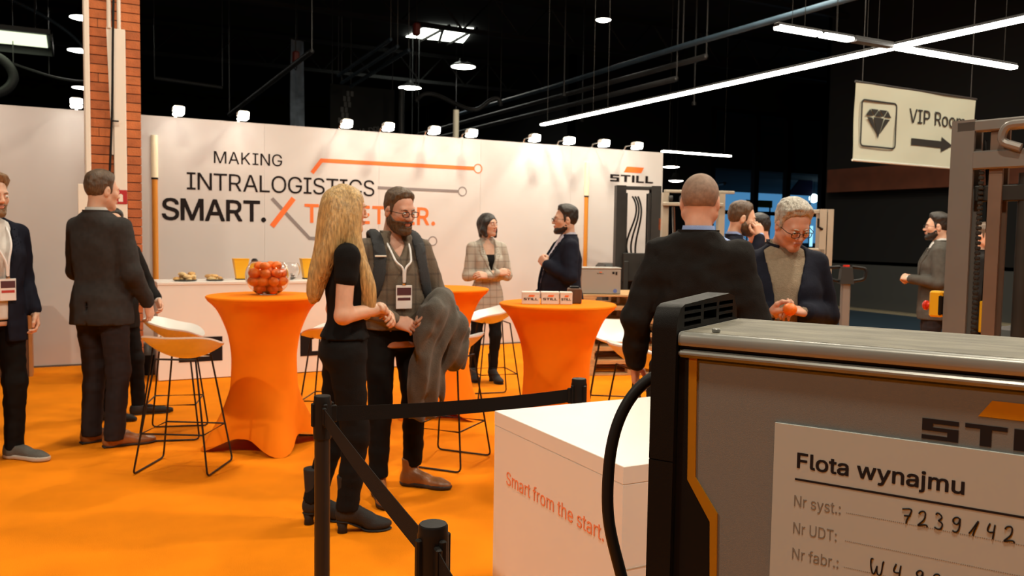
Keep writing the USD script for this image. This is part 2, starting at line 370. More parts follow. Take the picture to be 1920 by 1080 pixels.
# arm lamps on the wall top
def arm_lamp():
    t = thing('arm_lamp', 'x', 'lamp', (0, 0, 0), group='arm lamps along the wall top')
    obj('clamp', cbox(-.018, .018, -.01, .13, -.03, .012, .004), CHROME, t)
    obj('arm', tube(fillet([(0, .0, .0), (0, -.02, .05), (0, -.28, .05)], .03), .010, 8), CHROME, t)
    obj('housing', cbox(-.06, .06, -.36, -.22, .015, .085, .02), mat('lamp_housing', (.72, .70, .66), rough=.3), t)
    obj('lens', cat_(cbox(-.056, .056, -.375, -.225, -.015, .014, .012), cbox(-.056, .056, -.376, -.36, .012, .07, .006)), LAMPGLOW, t, smooth=True)
    r = UsdLux.RectLight.Define(stage, str(t.GetPath()) + '/light'); r.CreateWidthAttr(.10); r.CreateHeightAttr(.12); r.CreateIntensityAttr(WALLLAMP); r.CreateColorAttr(Gf.Vec3f(*WARM))
    r.AddTranslateOp().Set((0, -.30, -.022)); r.AddRotateXOp().Set(-32.0)
    return t
lampx = [(.044, 'arm lamp on the wall top left of the brick column'), (1.03, 'first arm lamp right of the brick column'), (1.709, 'second arm lamp right of the brick column'),
         (2.899, 'arm lamp above the left part of the orange circuit line'), (3.417, 'arm lamp above the middle of the orange circuit line'), (4.017, 'arm lamp above the last S of the long slogan word'),
         (4.53, 'arm lamp just left of where the long light strip meets the wall'), (5.449, 'arm lamp just right of where the long light strip meets the wall'), (5.985, 'arm lamp left of the right amber bar'),
         (6.547, 'arm lamp above the right amber bar'), (7.106, 'rightmost arm lamp on the wall top above the maker logo'), (-.9, 'arm lamp on the wall top left of the picture edge')]
A0 = None
for x, l in lampx:
    if A0 is None:
        A0 = arm_lamp(); A0.SetCustomDataByKey('label', l); A0.GetAttribute('xformOp:translate').Set(Gf.Vec3d(x, 10.235, 2.755))
    else:                                            # a light inside an instance is not sampled by every delegate: build each lamp in full
        A = arm_lamp(); A.SetCustomDataByKey('label', l); A.GetAttribute('xformOp:translate').Set(Gf.Vec3d(x, 10.235, 2.755))

# ------------------------------------------------------------------ brick column
rng = np.random.default_rng(4)
col = thing('column', 'orange brick column with white cover boards', None, (.107, 8.98, 0), kind='structure')
CW, CD, ROW = .486, .46, .0845
obj('core', box(.008, CW - .008, .008, CD - .008, 0, 7.4), MORTAR, col)
for r in range(54):
    z0, z1 = r * ROW + .004, (r + 1) * ROW - .004
    cut = (.243, .12, .36)[r % 3] if r % 2 == 0 else (.243 if r % 4 == 1 else .30)
    for a, b in ((0, cut - .002), (cut + .002, CW)):
        j = rng.uniform(-.0015, .0015); obj('brick', cbox(a, b, j, .06, z0, z1, .002), BRICKS[rng.integers(3)], col, smooth=False)
    obj('brick', cbox(CW - .06, CW + rng.uniform(-.0015, .0015), .062, CD, z0, z1, .002), BRICKS[rng.integers(3)], col, smooth=False)
    obj('brick', cbox(0, .06, .062, CD, z0, z1, .002), BRICKS[rng.integers(3)], col, smooth=False)
obj('upper_courses', cat_(*[box(0, CW, 0, CD, r * ROW + .004, (r + 1) * ROW - .004) for r in range(54, 87)]), BRICKS[0], col, smooth=False, kind='stuff')
PVC = mat('white_cover', (.84, .80, .71), rough=.4)
cv = thing('column_cover', 'white downpipe and cover boards fixed to the brick column', 'cover', (0, 8.98, 0))
obj('downpipe', cbox(.104, .156, -.05, -.001, 1.90, 7.3, .012), PVC, cv)
obj('low_board', cbox(.04, .20, -.052, -.002, .9, 1.912, .004), PVC, cv)
obj('cover_board', cbox(.352, .462, -.045, -.002, 1.26, 3.38, .006), PVC, cv)
obj('narrow_board', prism(Polygon([(.30, 3.39), (.348, 3.39), (.35, 2.2), (.335, 2.2)]), .03).apply_transform(trimesh.transformations.rotation_matrix(math.pi / 2, (1, 0, 0))), PVC, cv)
obj('lower_board', cbox(.33, .462, -.040, -.003, .5, 1.262, .006), PVC, cv)
for x, r in ((.322, .019), (.408, .017)):
    obj('riser_pipe', mv(trimesh.creation.cylinder(r, 3.9, sections=16), (x, -.026, 5.33)), PVC, cv)
cb = thing('black_cable', 'black cable running down the brick column between its white boards', 'cable', (0, 8.93, 0))
obj('cable', tube(smooth_path([(.372, .0, 7.2), (.372, 0, 3.9), (.352, -.018, 3.2), (.338, -.018, 2.6), (.31, -.018, 2.0), (.29, -.01, 1.2)]), .0105, 8), BLACK, cb, smooth=True)
obj('cable_tie', cbox(.33, .395, -.03, -.018, 2.505, 2.52, .003), BLACK, cb)
for z0, z1, lab, icon in ((1.734, 1.867, 'red fire sign with white arch on the column, upper of two', 0), (1.416, 1.57, 'red fire sign with white flag mark on the column, lower of two', 1)):
    t = thing('fire_sign', lab, 'sign', (.405, 8.933, 0))
    obj('plate', cbox(-.045, .056, -.004, .001, z0, z1, .001), RED, t); zc = (z0 + z1) / 2
    pic = union_all([sbox(-.02, -.045, .018, .01), Point(-.001, .01).buffer(.019)]) if icon == 0 else Polygon([(-.02, -.02), (-.01, -.02), (-.01, 0), (.03, .01), (-.01, .03), (-.02, .03)])
    obj('pictogram', upright(prism(pic, .002), (0, -.004, zc)), PVC, t)
t = thing('wooden_cabinet', 'dark wooden cabinet with oak side behind the man at the left edge', 'cabinet', (-.395, 9.65, 0))
obj('body', cbox(-1.2, -.02, -.02, .22, 0.0, .86, .004), DWOOD, t); obj('side_panel', cbox(-.02, .012, -.025, .25, 0, .86, .003), LWOOD, t); obj('worktop', cbox(-1.22, .02, -.03, .26, .86, .885, .004), DWOOD, t)
t = thing('waste_bin', 'small black bin with grey lid between brick column and counter', 'bin', (.66, 9.36, 0))
obj('bucket', lathe([(0, 0), (.085, 0), (.10, .22), (.095, .22), (0, .2)], 24), BLACK, t); obj('lid', lathe([(.102, .22), (.10, .27), (.07, .33), (0, .35), (0, .22)], 24), mat('bin_grey', (.13, .13, .12), .4), t)

c2 = thing('column', 'dark brick column at the right edge behind the mast', None, (10.35, 6.2, 0), -40, kind='structure')
obj('core', box(.008, .452, .008, .452, 0, 7.4), MORTAR, c2)
for r in range(50):
    for x0, x1 in ((0, .226 if r % 2 else .12), (.230 if r % 2 else .124, .46)):
        obj('brick', cbox(x0, x1, rng.uniform(-.0015, .0015), .06, r * ROW + .004, (r + 1) * ROW - .004, .002), BRICKS[rng.integers(3)], c2, smooth=False)
    obj('brick', cbox(0, .06, .062, .46, r * ROW + .004, (r + 1) * ROW - .004, .002), BRICKS[rng.integers(3)], c2, smooth=False)
obj('upper_courses', cat_(*[box(0, .46, 0, .46, r * ROW + .004, (r + 1) * ROW - .004) for r in range(50, 87)]), BRICKS[1], c2, smooth=False, kind='stuff')

# ------------------------------------------------------------------ white counter and what stands on it
t = thing('white_counter', 'long white counter with large black maker logo below the slogan', 'counter', (.714, 8.85, 0))
obj('body', cbox(0, 2.5, 0, .52, .02, .955, .003), WHITE, t); obj('worktop', cbox(-.004, 2.505, -.006, .53, .955, .985, .004), WHITE, t); obj('plinth', box(.02, 2.48, .02, .5, 0, .02), BLACK, t)
la, lb = maker_logo(.245); la.apply_scale((1.12, 1, 1)); lb.apply_scale((1.12, 1, 1))
obj('maker_lettering', upright(la, (.188, 0, .19)), INK, t, smooth=False)
PLATE = mat('dark_slate', (.09, .09, .085), .5); CRUST = [mat(f'pastry_{i}', c, .6, var=.35, vscale=25, bump=.5, bscale=60) for i, c in enumerate([(.62, .36, .12), (.50, .27, .09), (.70, .50, .24)])]
def pastry_plate(x, y, n, seed, lab, R):
    t = thing('serving_plate', lab, 'plate', (x, y, .985)); obj('plate', lathe([(0, 0), (R * .8, 0), (R, .012), (R - .005, .014), (R * .78, .005), (0, .005)], 28), PLATE, t)
    g = np.random.default_rng(seed)
    for i in range(n):
        a = g.uniform(0, 6.28); rr = R * .72 * math.sqrt(g.uniform(0, 1)); lay = i // 6
        m = trimesh.creation.icosphere(2, 1.0); v = m.vertices; v *= (1 + .25 * (meshkit.noise(v * 2.5 + i, 3) - .5))[:, None]; m.apply_scale((.040, .031, .021)); m = mv(m, (x + math.cos(a) * rr, y + math.sin(a) * rr * .8, .985 + .022 + lay * .024), g.uniform(0, 180))
        obj('pastry', m, CRUST[i % 3], smooth=True, label=PL[lab], cat='pastry', group=PG[lab])
PL = {'dark plate of heaped pastries at the counter left end': 'golden pastry heaped on the left dark plate', 'dark plate with few pastries, second on the counter': 'brown pastry on the second dark plate'}
PG = {'dark plate of heaped pastries at the counter left end': 'pastries on the left plate', 'dark plate with few pastries, second on the counter': 'pastries on the second plate'}
pastry_plate(.99, 9.03, 15, 1, 'dark plate of heaped pastries at the counter left end', .115)
pastry_plate(1.27, 9.02, 10, 2, 'dark plate with few pastries, second on the counter', .09)
def tapered(w0, w1, d0, d1, z0, z1):
    P = [(sx * w / 2, sy * d / 2, z) for w, d, z in ((w0, d0, z0), (w1, d1, z1)) for sx in (-1, 1) for sy in (-1, 1)]
    return trimesh.convex.convex_hull(np.array(P))
for x, y, lab in ((1.55, 9.18, 'yellow tapered card box behind the orange-filled glass bowl'), (2.26, 9.20, 'yellow tapered card box beside the blonde hair')):
    t = thing('card_box', lab, 'box', (x, y, .985)); obj('base', tapered(.10, .10, .10, .10, 0, .012), BLACK, t); obj('carton', tapered(.095, .155, .09, .13, .012, .215), AMBERY, t); obj('rim', tapered(.158, .160, .133, .136, .213, .222), AMBERY, t)
t = thing('coffee_flask', 'dark brown pitcher next to the left yellow box', 'jug', (1.70, 9.22, .985)); obj('body', lathe([(0, 0), (.035, 0), (.045, .08), (.032, .16), (.036, .2), (0, .2)], 20), DWOOD, t); obj('lid', lathe([(0, .2), (.036, .2), (.02, .22), (0, .222)], 20), BLACK, t)
def glass_bowl(x, y, z, R, lab):
    t = thing('glass_bowl', lab, 'bowl', (x, y, z)); a = np.linspace(-1.15, .75, 26); th = .0035
    out = [(R * math.cos(q), R * .92 + R * .92 * math.sin(q)) for q in a]; zb = out[0][1]
    out = [(r, zz - zb + .004) for r, zz in out]; inn = [(max(r - th, .001), zz + (th if i < 4 else 0)) for i, (r, zz) in enumerate(out)][::-1]
    prof = [(0, 0), (out[0][0], 0)] + out + inn + [(0, inn[-1][1])]
    obj('bowl', lathe(prof, 48), GLASS, t, smooth=40); return t
glass_bowl(2.03, 9.1, .985, .12, 'clear glass bowl of wrapped chocolates on the counter')
FOIL = [mat('foil_brown', (.16, .07, .04), .35, metal=.4), mat('foil_silver', (.6, .55, .5), .25, metal=.8), mat('foil_dark', (.06, .03, .025), .35)]
g = np.random.default_rng(8)
for i in range(26):
    a = g.uniform(0, 6.28); rr = .062 * math.sqrt(g.uniform(0, 1)); lay = i // 11
    m = mv(cbox(-.018, .018, -.011, .011, -.008, .008, .005), (2.03 + math.cos(a) * rr, 9.1 + math.sin(a) * rr, 1.004 + .02 * lay + .004), g.uniform(0, 180), rx=g.uniform(-25, 25))
    obj('chocolate', m, FOIL[i % 3], label='small wrapped chocolate in the glass bowl on the counter', cat='chocolate', group='chocolates in the counter bowl')

# ------------------------------------------------------------------ orange cocktail tables
def cocktail_table(x, y, lab, rz=0):
    t = thing('cocktail_table', lab, 'table', (x, y, .012), rz); H = 1.045; nz, na = 40, 72
    Z = [.0, .05, .15, .3, .45, .6, .75, .88, .97, H - .03, H - .008]; Rr = [.302, .296, .276, .246, .224, .219, .236, .280, .330, .377, .386]
    from scipy.interpolate import PchipInterpolator
    fr = PchipInterpolator(Z, Rr); zz = np.linspace(0, H - .008, nz); A = np.arange(na) * 2 * np.pi / na; V = []
    for z in zz:
        lobe = (.5 + .5 * np.cos(4 * A)) ** 1.6; fade = max(0, 1 - z / .42) ** 1.5
        r = fr(z) * (1 - .06 * fade * (1 - lobe)) + .125 * fade * lobe
        zl = z + (1 - lobe) * .10 * (1 - z / (H - .008)) ** 6
        V += [(r[i] * math.cos(A[i]), r[i] * math.sin(A[i]), zl[i]) for i in range(na)]
    F = []
    for k in range(nz - 1):
        for i in range(na):
            a, b = k * na + i, k * na + (i + 1) % na; F += [[a, b, b + na], [a, b + na, a + na]]
    obj('skirt', trimesh.Trimesh(V, F, process=False), ORANGE_CLOTH, t, smooth=True)
    obj('top_cover', lathe([(0, H), (.372, H), (.383, H - .004), (.387, H - .012), (.383, H - .02), (0, H - .02)], 72), ORANGE_CLOTH, t, smooth=40)
    for k in range(4):
        a = k * math.pi / 2; obj('foot', disc(.018, 0, .02, 12, (.395 * math.cos(a), .395 * math.sin(a), 0)), BLACK, t)
    obj('post', mv(trimesh.creation.cylinder(.03, .98, sections=16), (0, 0, .5)), BLACKM, t)
    return t
T1, T2, T3 = (1.165, 5.97), (2.68, 6.42), (2.83, 4.80)
cocktail_table(*T1, 'orange cloth cocktail table with the bowl of oranges', 3)
cocktail_table(*T2, 'orange cloth cocktail table half hidden behind the bearded man', 20)
cocktail_table(*T3, 'orange cloth cocktail table with small cartons behind the barrier', 15)
glass_bowl(T1[0] + .03, T1[1] + .03, 1.057, .152, 'large clear glass bowl full of oranges on the cocktail table')
PEEL = mat('orange_peel', (.86, .17, .008), rough=.38, var=.06, vscale=10, bump=.25, bscale=220)
def orange_mesh(r=.035):
    m = trimesh.creation.icosphere(3, 1.0); v = m.vertices; v[:, 2] *= .92; d = np.hypot(v[:, 0], v[:, 1]); v[:, 2] -= np.where(v[:, 2] > 0, .12 * np.exp(-(d / .16) ** 2), 0); m.apply_scale(r); return m
o0 = thing('orange', 'orange lying in the large glass bowl', 'orange', (0, 0, 0), group='oranges in the glass bowl')
obj('fruit', orange_mesh(), PEEL, o0, smooth=True); obj('stem_end', disc(.0035, .0255, .0275, 8), mat('stem_green', (.10, .13, .03), .7), o0)
g = np.random.default_rng(3); pts = []; cx, cy, cz = T1[0] + .03, T1[1] + .03, 1.057
for lay, (z, R, n) in enumerate(((.042, .068, 5), (.042, .0, 1), (.095, .105, 9), (.100, .040, 3), (.150, .098, 8), (.155, .03, 2), (.200, .062, 4))):
    for i in range(n):
        a = i * 2 * math.pi / max(n, 1) + lay * .7; pts.append((cx + R * math.cos(a), cy + R * math.sin(a), cz + z + g.uniform(-.003, .003)))
for i, p in enumerate(pts):
    if i == 0: o0.GetAttribute('xformOp:translate').Set(Gf.Vec3d(*p))
    else: dup(o0, p, float(g.uniform(0, 360)), 'orange lying in the large glass bowl')
CARD = mat('white_carton', (.72, .66, .60), .55)
for i, (dx, dy, lab) in enumerate(((-.215, -.02, 'left white printed carton on the cocktail table behind the barrier'), (-.095, -.06, 'middle white printed carton on the cocktail table behind the barrier'), (-.005, -.11, 'right white printed carton on the cocktail table behind the barrier'))):
    t = thing('carton', lab, 'carton', (T3[0] + dx, T3[1] + dy, 1.057), -27)
    w = (.115, .115, .078)[i]; obj('carton_body', cbox(-w / 2, w / 2, -.04, .04, 0, .078, .003), CARD, t); obj('lid_flap', cbox(-w / 2 - .001, w / 2 + .001, -.041, .041, .066, .080, .002), CARD, t)
    la, lb = maker_logo(.0125, .0012); la.apply_translation((-.046, .022, 0)); lb.apply_translation((-.046, .026, 0)); s = w / .115
    la.apply_scale((s, 1.2, 1)); lb.apply_scale((s, 1.2, 1)); obj('maker_lettering', upright(la, (0, -.04, 0)), INK, t, smooth=False); obj('maker_bar', upright(lb, (0, -.04, -.004)), LOGO_ORANGE, t, smooth=False)
t = thing('napkin_holder', 'dark brown box standing right of the white cartons', 'box', (T3[0] + .09, T3[1] - .06, 1.057), -27)
obj('holder', cbox(-.045, .045, -.05, .05, 0, .10, .006), DWOOD, t); obj('slot', cbox(-.03, .03, -.035, .035, .1, .112, .004), BLACK, t)

# ------------------------------------------------------------------ bar stools
SEATM = mat('white_seat', (.76, .74, .70), rough=.4)
def bar_stool():
    t = thing('bar_stool', 'x', 'stool', (0, 0, 0))
    nr, na = 14, 48; top = []
    for i in range(nr + 1):
        for k in range(na):
            r, a = i / nr, k * 2 * math.pi / na; c, s_ = math.cos(a), math.sin(a)
            e = (abs(c) ** 2.6 + abs(s_) ** 2.6) ** (-1 / 2.6)
            x, y = r * e * c, r * e * s_
            z = .040 * r * r + .060 * abs(x) ** 2.2 + .086 * max(0, .25 - y * .9) ** 1.8 - .012 * max(0, y) ** 2
            top.append((.232 * x, .205 * y, .695 + z))
    V = np.array(top); nrm = np.zeros_like(V); nrm[:, 2] = -.011; V2 = np.vstack([V, V + nrm]); N = len(V); F = []
    for i in range(nr):
        for k in range(na):
            a, b = i * na + k, i * na + (k + 1) % na; c, d = a + na, b + na
            F += [[a, c, d], [a, d, b], [N + a, N + d, N + c], [N + a, N + b, N + d]]
    for k in range(na):
        a, b = nr * na + k, nr * na + (k + 1) % na; F += [[a, N + a, N + b], [a, N + b, b]]
    obj('seat', trimesh.Trimesh(V2, F, process=False), SEATM, t, smooth=40)
    for s in (-1, 1):
        obj('runner', tube(fillet([(s * .125, .115, .70), (s * .228, .20, .008), (s * .228, -.20, .008), (s * .125, -.115, .70)], .035, 5), .0062, 8), BLACKM, t, smooth=True)
    L = lambda f: [(sx * (.125 + .103 * f), sy * (.115 + .085 * f)) for sx, sy in ((1, 1), (1, -1), (-1, -1), (-1, 1))]
    obj('footrest', tube([(x, y, .25) for x, y in L(.64)], .0055, 8, closed=True), BLACKM, t, smooth=True)
    for y in (-.113, .113): obj('seat_bracket', tube([(-.127, y, .698), (.127, y, .698)], .006, 8), BLACKM, t)
    return t
st0 = bar_stool(); st0.SetCustomDataByKey('label', 'white bar stool nearest the camera, left of the orange table'); st0.GetAttribute('xformOp:translate').Set(Gf.Vec3d(.595, 5.562, .012))
UsdGeom.Xform(st0).AddRotateZOp().Set(-30.0)
for x, y, rz, l in ((.635, 6.52, -105, 'white bar stool just behind the nearest stool, beside the suited man'), (1.70, 6.22, 60, 'white bar stool mostly hidden behind the blonde woman'),
                    (2.16, 5.03, 40, 'bar stool standing behind the bearded man and his coat'), (3.36, 6.83, 80, 'white bar stool in front of the woman with crossed arms'),
                    (3.62, 5.26, 145, 'white bar stool right of the carton table, farther of two'), (3.07, 4.18, -100, 'white bar stool right of the carton table, nearer of two by the black suit')):
    dup(st0, (x, y, .012), rz, l)

# ------------------------------------------------------------------ queue barrier
def barrier_post(name_lab, x, y, faces=0):
    t = thing('barrier_post', name_lab, 'barrier post', (x, y, .012), faces)
    obj('base', lathe([(0, 0), (.165, 0), (.168, .008), (.14, .02), (.03, .032), (0, .032)], 40), BLACK, t)
    obj('pole', mv(trimesh.creation.cylinder(.0245, .83, sections=28), (0, 0, .44)), BLACKM, t, smooth=40)
    obj('head', lathe([(0, .835), (.0275, .835), (.0285, .84), (.0285, .952), (.0265, .958), (.0265, .968), (.024, .972), (0, .972)], 32), BLACK, t, smooth=40)
    for k in range(4):
        obj('belt_slot', mv(cbox(-.0065, .0065, -.036, -.024, .875, .950, .003), (0, 0, 0), k * 90), BLACK, t)
    return t
P1, P2, P3, P4 = (.690, 2.620), (.562, 1.375), (1.620, 2.585), (.50, .92)
barrier_post('black barrier post on the left with two belts, beside the blonde woman', *P1, 3)
barrier_post('black barrier post close to the camera at the bottom edge', *P2, 12)
barrier_post('black barrier post standing just behind the white display box', *P3, 10)
barrier_post('black barrier post below the bottom edge of the picture', *P4, 8)
def belt(a, b, lab, z0=.888, z1=.936, sag=.012, tw=0.0):
    a, b = np.array(a), np.array(b); d = (b - a) / np.linalg.norm(b - a); a2, b2 = a + d * .034, b - d * .034; nrm = np.array([-d[1], d[0]]); V = []; n = 24
    for i in range(n + 1):
        s = i / n; q = a2 + (b2 - a2) * s; sg = sag * 4 * s * (1 - s)
        for zz in (z0, z1):
            for o in (-.0008, .0008): V.append((*(q + nrm * (o + tw * (zz - z0) * math.sin(math.pi * s))), zz - sg + .012))
    F = []
    for i in range(n):
        o = i * 4; p = o + 4
        for u, v in ((0, 1), (1, 3), (3, 2), (2, 0)): F += [[o + u, p + u, p + v], [o + u, p + v, o + v]]
    t = thing('barrier_belt', lab, 'belt'); obj('webbing', trimesh.Trimesh(V, F, process=False), BELT, t, smooth=False)
    for q, sg in ((b2, 1), (a2, -1)): obj('clip', mv(cbox(-.016, .016, -.006, .006, z0 - .004, z1 + .004, .003), (q[0] + d[0] * .004 * sg, q[1] + d[1] * .004 * sg, .012), math.degrees(math.atan2(d[1], d[0]))), BLACK, t)
belt(P1, P3, 'black belt stretched from left post to the post behind the box')
belt(P1, P2, 'black belt running from left post towards the nearest post', tw=.1)
belt(P2, P4, 'black belt leaving the nearest post at the bottom edge')

# ------------------------------------------------------------------ white display box
t = thing('display_box', 'white display box with orange slogan in front of the charger', 'plinth', (1.162, 1.645, 0))
obj('body', cbox(0, .70, 0, .70, .012, .905, .0015), WHITE, t); obj('lid', cbox(-.0006, .7006, -.0006, .7006, .9055, .95, .0015), WHITE, t)
m = text_fit('Smart from the start.', .535, .040, .001, track=False); m = mv(mv(m, rx=90), (0, 0, 0), rz=-90)
obj('lettering', mv(m, (-.0004, .612, .741)), SLOGAN, t, smooth=False)
obj('seam', box(.0, .70, -.0009, -.0004, .694, .697), mat('seam_grey', (.5, .47, .40)), t)

# ------------------------------------------------------------------ charger in the foreground
CA = -60.8; t = ch = thing('battery_charger', 'grey industrial charger cabinet with rental label in the foreground', 'charger', (.857, 1.069, 0), CA)
CGREY = mat('charger_grey', (.150, .153, .148), rough=.5, spec=.3, var=.05, vscale=3, bump=.10, bscale=900)
ALU = mat('dusty_alu', (.22, .222, .205), rough=.36, metal=.25, var=.10, vscale=5, stretch=(1, 5, 1))
LIDTOP = mat('dusty_lid', (.135, .125, .095), rough=.7, var=.35, vscale=9, stretch=(1, 3, 1), bump=.15, bscale=80)
ABS = mat('charger_black', (.0060, .0056, .0054), rough=.45, spec=.10, bump=.25, bscale=900)
obj('cabinet', cbox(.0, .95, .004, .285, .06, 1.309, .003), CGREY, t)
obj('trim_rail', cat_(cbox(-.002, .95, -.006, .01, 1.3095, 1.3225, .005)), ALU, t)
obj('shadow_gap', box(.0, .95, .003, .28, 1.3205, 1.3285), BLACK, t)
lidp = [(-.004, 1.3285), (-.006, 1.334), (-.0055, 1.344), (-.002, 1.3485), (.004, 1.350)] + [(.287, 1.350), (.291, 1.346), (.291, 1.3285)]
m = trimesh.creation.extrude_polygon(Polygon(lidp), .95, engine='earcut')        # profile in (depth, height), swept along the front
m.vertices = m.vertices[:, [2, 0, 1]]
obj('lid', m, ALU, t, smooth=40); obj('lid_dust', cbox(.004, .948, .006, .286, 1.3495, 1.3506, .0004), LIDTOP, t)
obj('lid_knob', mv(disc(.0065, 0, .007, 16, c=.0015), (.052, .022, 1.3505)), ALU, t)
obj('side_band', upright(prism(Polygon([(0, .06), (0, 1.309), (.0162, 1.309), (.0194, 1.113), (.0587, 1.052), (.0613, .965), (.0613, .06)]), .0025), (0, .004, 0)), ABS, t)
obj('accent_stripe', upright(prism(Polygon([(.0162, 1.309), (.0295, 1.309), (.0326, 1.119), (.0705, 1.067), (.0726, .968), (.0726, .06), (.0613, .06), (.0613, .965), (.0587, 1.052), (.0194, 1.113)]), .003), (0, .004, 0)), mat('accent_orange', (.32, .135, .004), rough=.5, spec=.2), t)
prof = Polygon([(-.010, .02), (-.010, 1.352), (-.005, 1.373), (.006, 1.387), (.022, 1.392), (.235, 1.400), (.262, 1.394), (.278, 1.372), (.282, 1.35), (.285, .02)])
m = trimesh.creation.extrude_polygon(prof, .0415, engine='earcut'); m.vertices = m.vertices[:, [2, 0, 1]]; m.apply_translation((-.043, 0, 0))
cuts = []
for r_, (z0, z1) in enumerate(((1.3805, 1.3875), (1.3685, 1.3755), (1.3555, 1.3635))):
    for c_, (v0, v1) in enumerate(((.022, .095), (.108, .17), (.183, .255))):
        if c_ == 1 and r_ == 1: z0b, z1b = 1.3605, 1.3755
        elif c_ == 1 and r_ == 2: continue
        else: z0b, z1b = z0, z1
        cuts.append(box(-.022, .01, v0, v1, z0b, z1b))
cuts.append(box(-.05, .002, -.012, -.0085, 1.139, 1.141))
try: m = trimesh.boolean.difference([m] + cuts, engine='manifold')
except Exception: pass
obj('end_cap', m, ABS, t, smooth=35)
LABEL = mat('label_paper', (.375, .395, .375), rough=.65)
lb_ = obj('rental_label', box(.156, .62, -.0012, .0045, .86, 1.2245), LABEL, t)
def lab_text(name, s, u, z, h, w, bold=False, mt=INK, track=False):
    obj(name, upright(text_fit(s, w, h, .0005, bold, track), (u, -.0012, z)), mt, lb_, smooth=False)
PGREY = mat('print_grey', (.16, .15, .13), .7)
lab_text('title', 'Flota wynajmu', .1905, 1.1620, .0220, .2205, True)
for s, z, w in (('Nr syst.:', 1.1035, .066), ('Nr UDT:', 1.0625, .062), ('Nr fabr.:', 1.0235, .066)): lab_text('field_name', s, .1885, z, .0165, w, False, PGREY)
obj('title_rule', upright(prism(sbox(.1885, 1.1428, .60, 1.1458), .0005), (0, -.0012, 0)), INK, lb_, smooth=False)
for z in (1.1072, 1.066, 1.027):
    obj('dotted_line', upright(prism(union_all([sbox(.2625 + i * .0026, z, .2625 + i * .0026 + .0012, z + .0009) for i in range(128)]), .0004), (0, -.0012, 0)), PGREY, lb_, smooth=False)
GL = {'7': [[(0, .95), (.5, 1), (.9, .98), (.6, .4), (.45, 0)], [(.2, .5), (.85, .55)]], '2': [[(.05, .8), (.3, 1), (.65, .95), (.65, .65), (.3, .25), (.0, .02), (.4, .08), (.9, .0)]],
      '3': [[(.1, .95), (.5, 1), (.65, .8), (.35, .58), (.7, .42), (.65, .12), (.3, 0), (.0, .1)]], '9': [[(.75, .8), (.4, 1), (.1, .75), (.35, .55), (.7, .75), (.75, .95), (.7, .3), (.4, .02), (.1, .08)]],
      '1': [[(.0, .1), (.45, .55), (.85, 1), (.6, .5), (.42, 0)]], '4': [[(.3, 1), (.1, .5), (.75, .5)], [(.75, .95), (.65, .4), (.6, 0)]], 'W': [[(.1, 1), (.0, .2), (.15, .02), (.4, .35), (.5, .6), (.55, .1), (.75, .02), (1.0, .5), (1.15, 1)]]}
def handwriting(s, u, z, h, step, gaps=None):
    for i, c in enumerate(s):
        parts_ = [tube([(u + i * step + x * h * .62, -.0016, z + y * h) for x, y in (smooth_path([(a, b, 0) for a, b in st], 5)[:, :2])], .00105, 6) for st in GL[c]]
        obj('handwritten_mark', cat_(*parts_), INK, lb_, smooth=True)
handwriting('7239142', .336, 1.1085, .0205, .0206)
handwriting('W4', .300, 1.0265, .0215, .0275); handwriting('9222', .3565, 1.0265, .0190, .022)
la, lb2 = maker_logo(.0282, .0006); la.apply_scale((1.06, 1, 1)); lb2.apply_scale((1.06, 1, 1))
obj('maker_lettering', upright(la, (.3553, .0038, 1.2296)), INK, t, smooth=False); obj('maker_bar', upright(lb2, (.3553, .0038, 1.2296)), mat('accent_orange_logo', (.45, .19, .004), .5, spec=.2), t, smooth=False)
c_, s_ = math.cos(math.radians(-CA)), math.sin(math.radians(-CA))
loc = lambda p: ((p[0] - .857) * c_ - (p[1] - 1.069) * s_, (p[0] - .857) * s_ + (p[1] - 1.069) * c_, p[2])
obj('power_cable', tube(smooth_path([loc(q) for q in ((.935, 1.19, 1.262), (.907, 1.205, 1.251), (.871, 1.221, 1.211), (.846, 1.229, 1.149), (.835, 1.229, 1.069), (.836, 1.224, .993), (.854, 1.208, .899), (.87, 1.2, .80), (.86, 1.2, .6))], 10), .0105, 12), BLACK, t, smooth=True)
# ------------------------------------------------------------------ lights of the hall
def light_strip(x0, y0, x1, y1, z, lab, group=None, lit=True):
    L = math.hypot(x1 - x0, y1 - y0); a = math.degrees(math.atan2(y1 - y0, x1 - x0))
    t = thing('light_strip', lab, 'light', (x0, y0, z), a, group)
    obj('profile', cbox(0, L, -.028, .028, .004, .032, .004), mat('strip_profile', (.02, .02, .02), .4), t)
    obj('diffuser', cbox(.005, L - .005, -.034, .034, -.014, .012, .004), STRIPGLOW if lit else mat('strip_profile', (.02, .02, .02), .4), t)
    for u in (.15, L - .15): obj('suspension_wire', tube([(u, 0, .03), (u, 0, 7.4 - z)], .002, 5), CEIL, t)
light_strip(5.68, 2.0, 5.68, 8.70, 3.0, 'long white light strip running diagonally across the picture, near part')
light_strip(5.68, 8.72, 5.68, 10.15, 3.0, 'short far end of the long white light strip, meeting the wall top')
light_strip(4.446, 4.57, 4.87, 4.57, 3.0, 'leftmost bright piece of the cross strip at the upper right')
light_strip(4.89, 4.57, 5.20, 4.57, 3.0, 'second bright piece of the cross strip at the upper right')
light_strip(5.22, 4.57, 5.64, 4.57, 3.0, 'unlit piece of the cross strip beside the long strip', lit=False)
light_strip(5.72, 4.57, 7.19, 4.57, 3.0, 'bright cross strip right of the long light strip')
light_strip(9.14, 12.03, 10.70, 12.03, 3.0, 'far white light strip behind the right end of the booth wall')
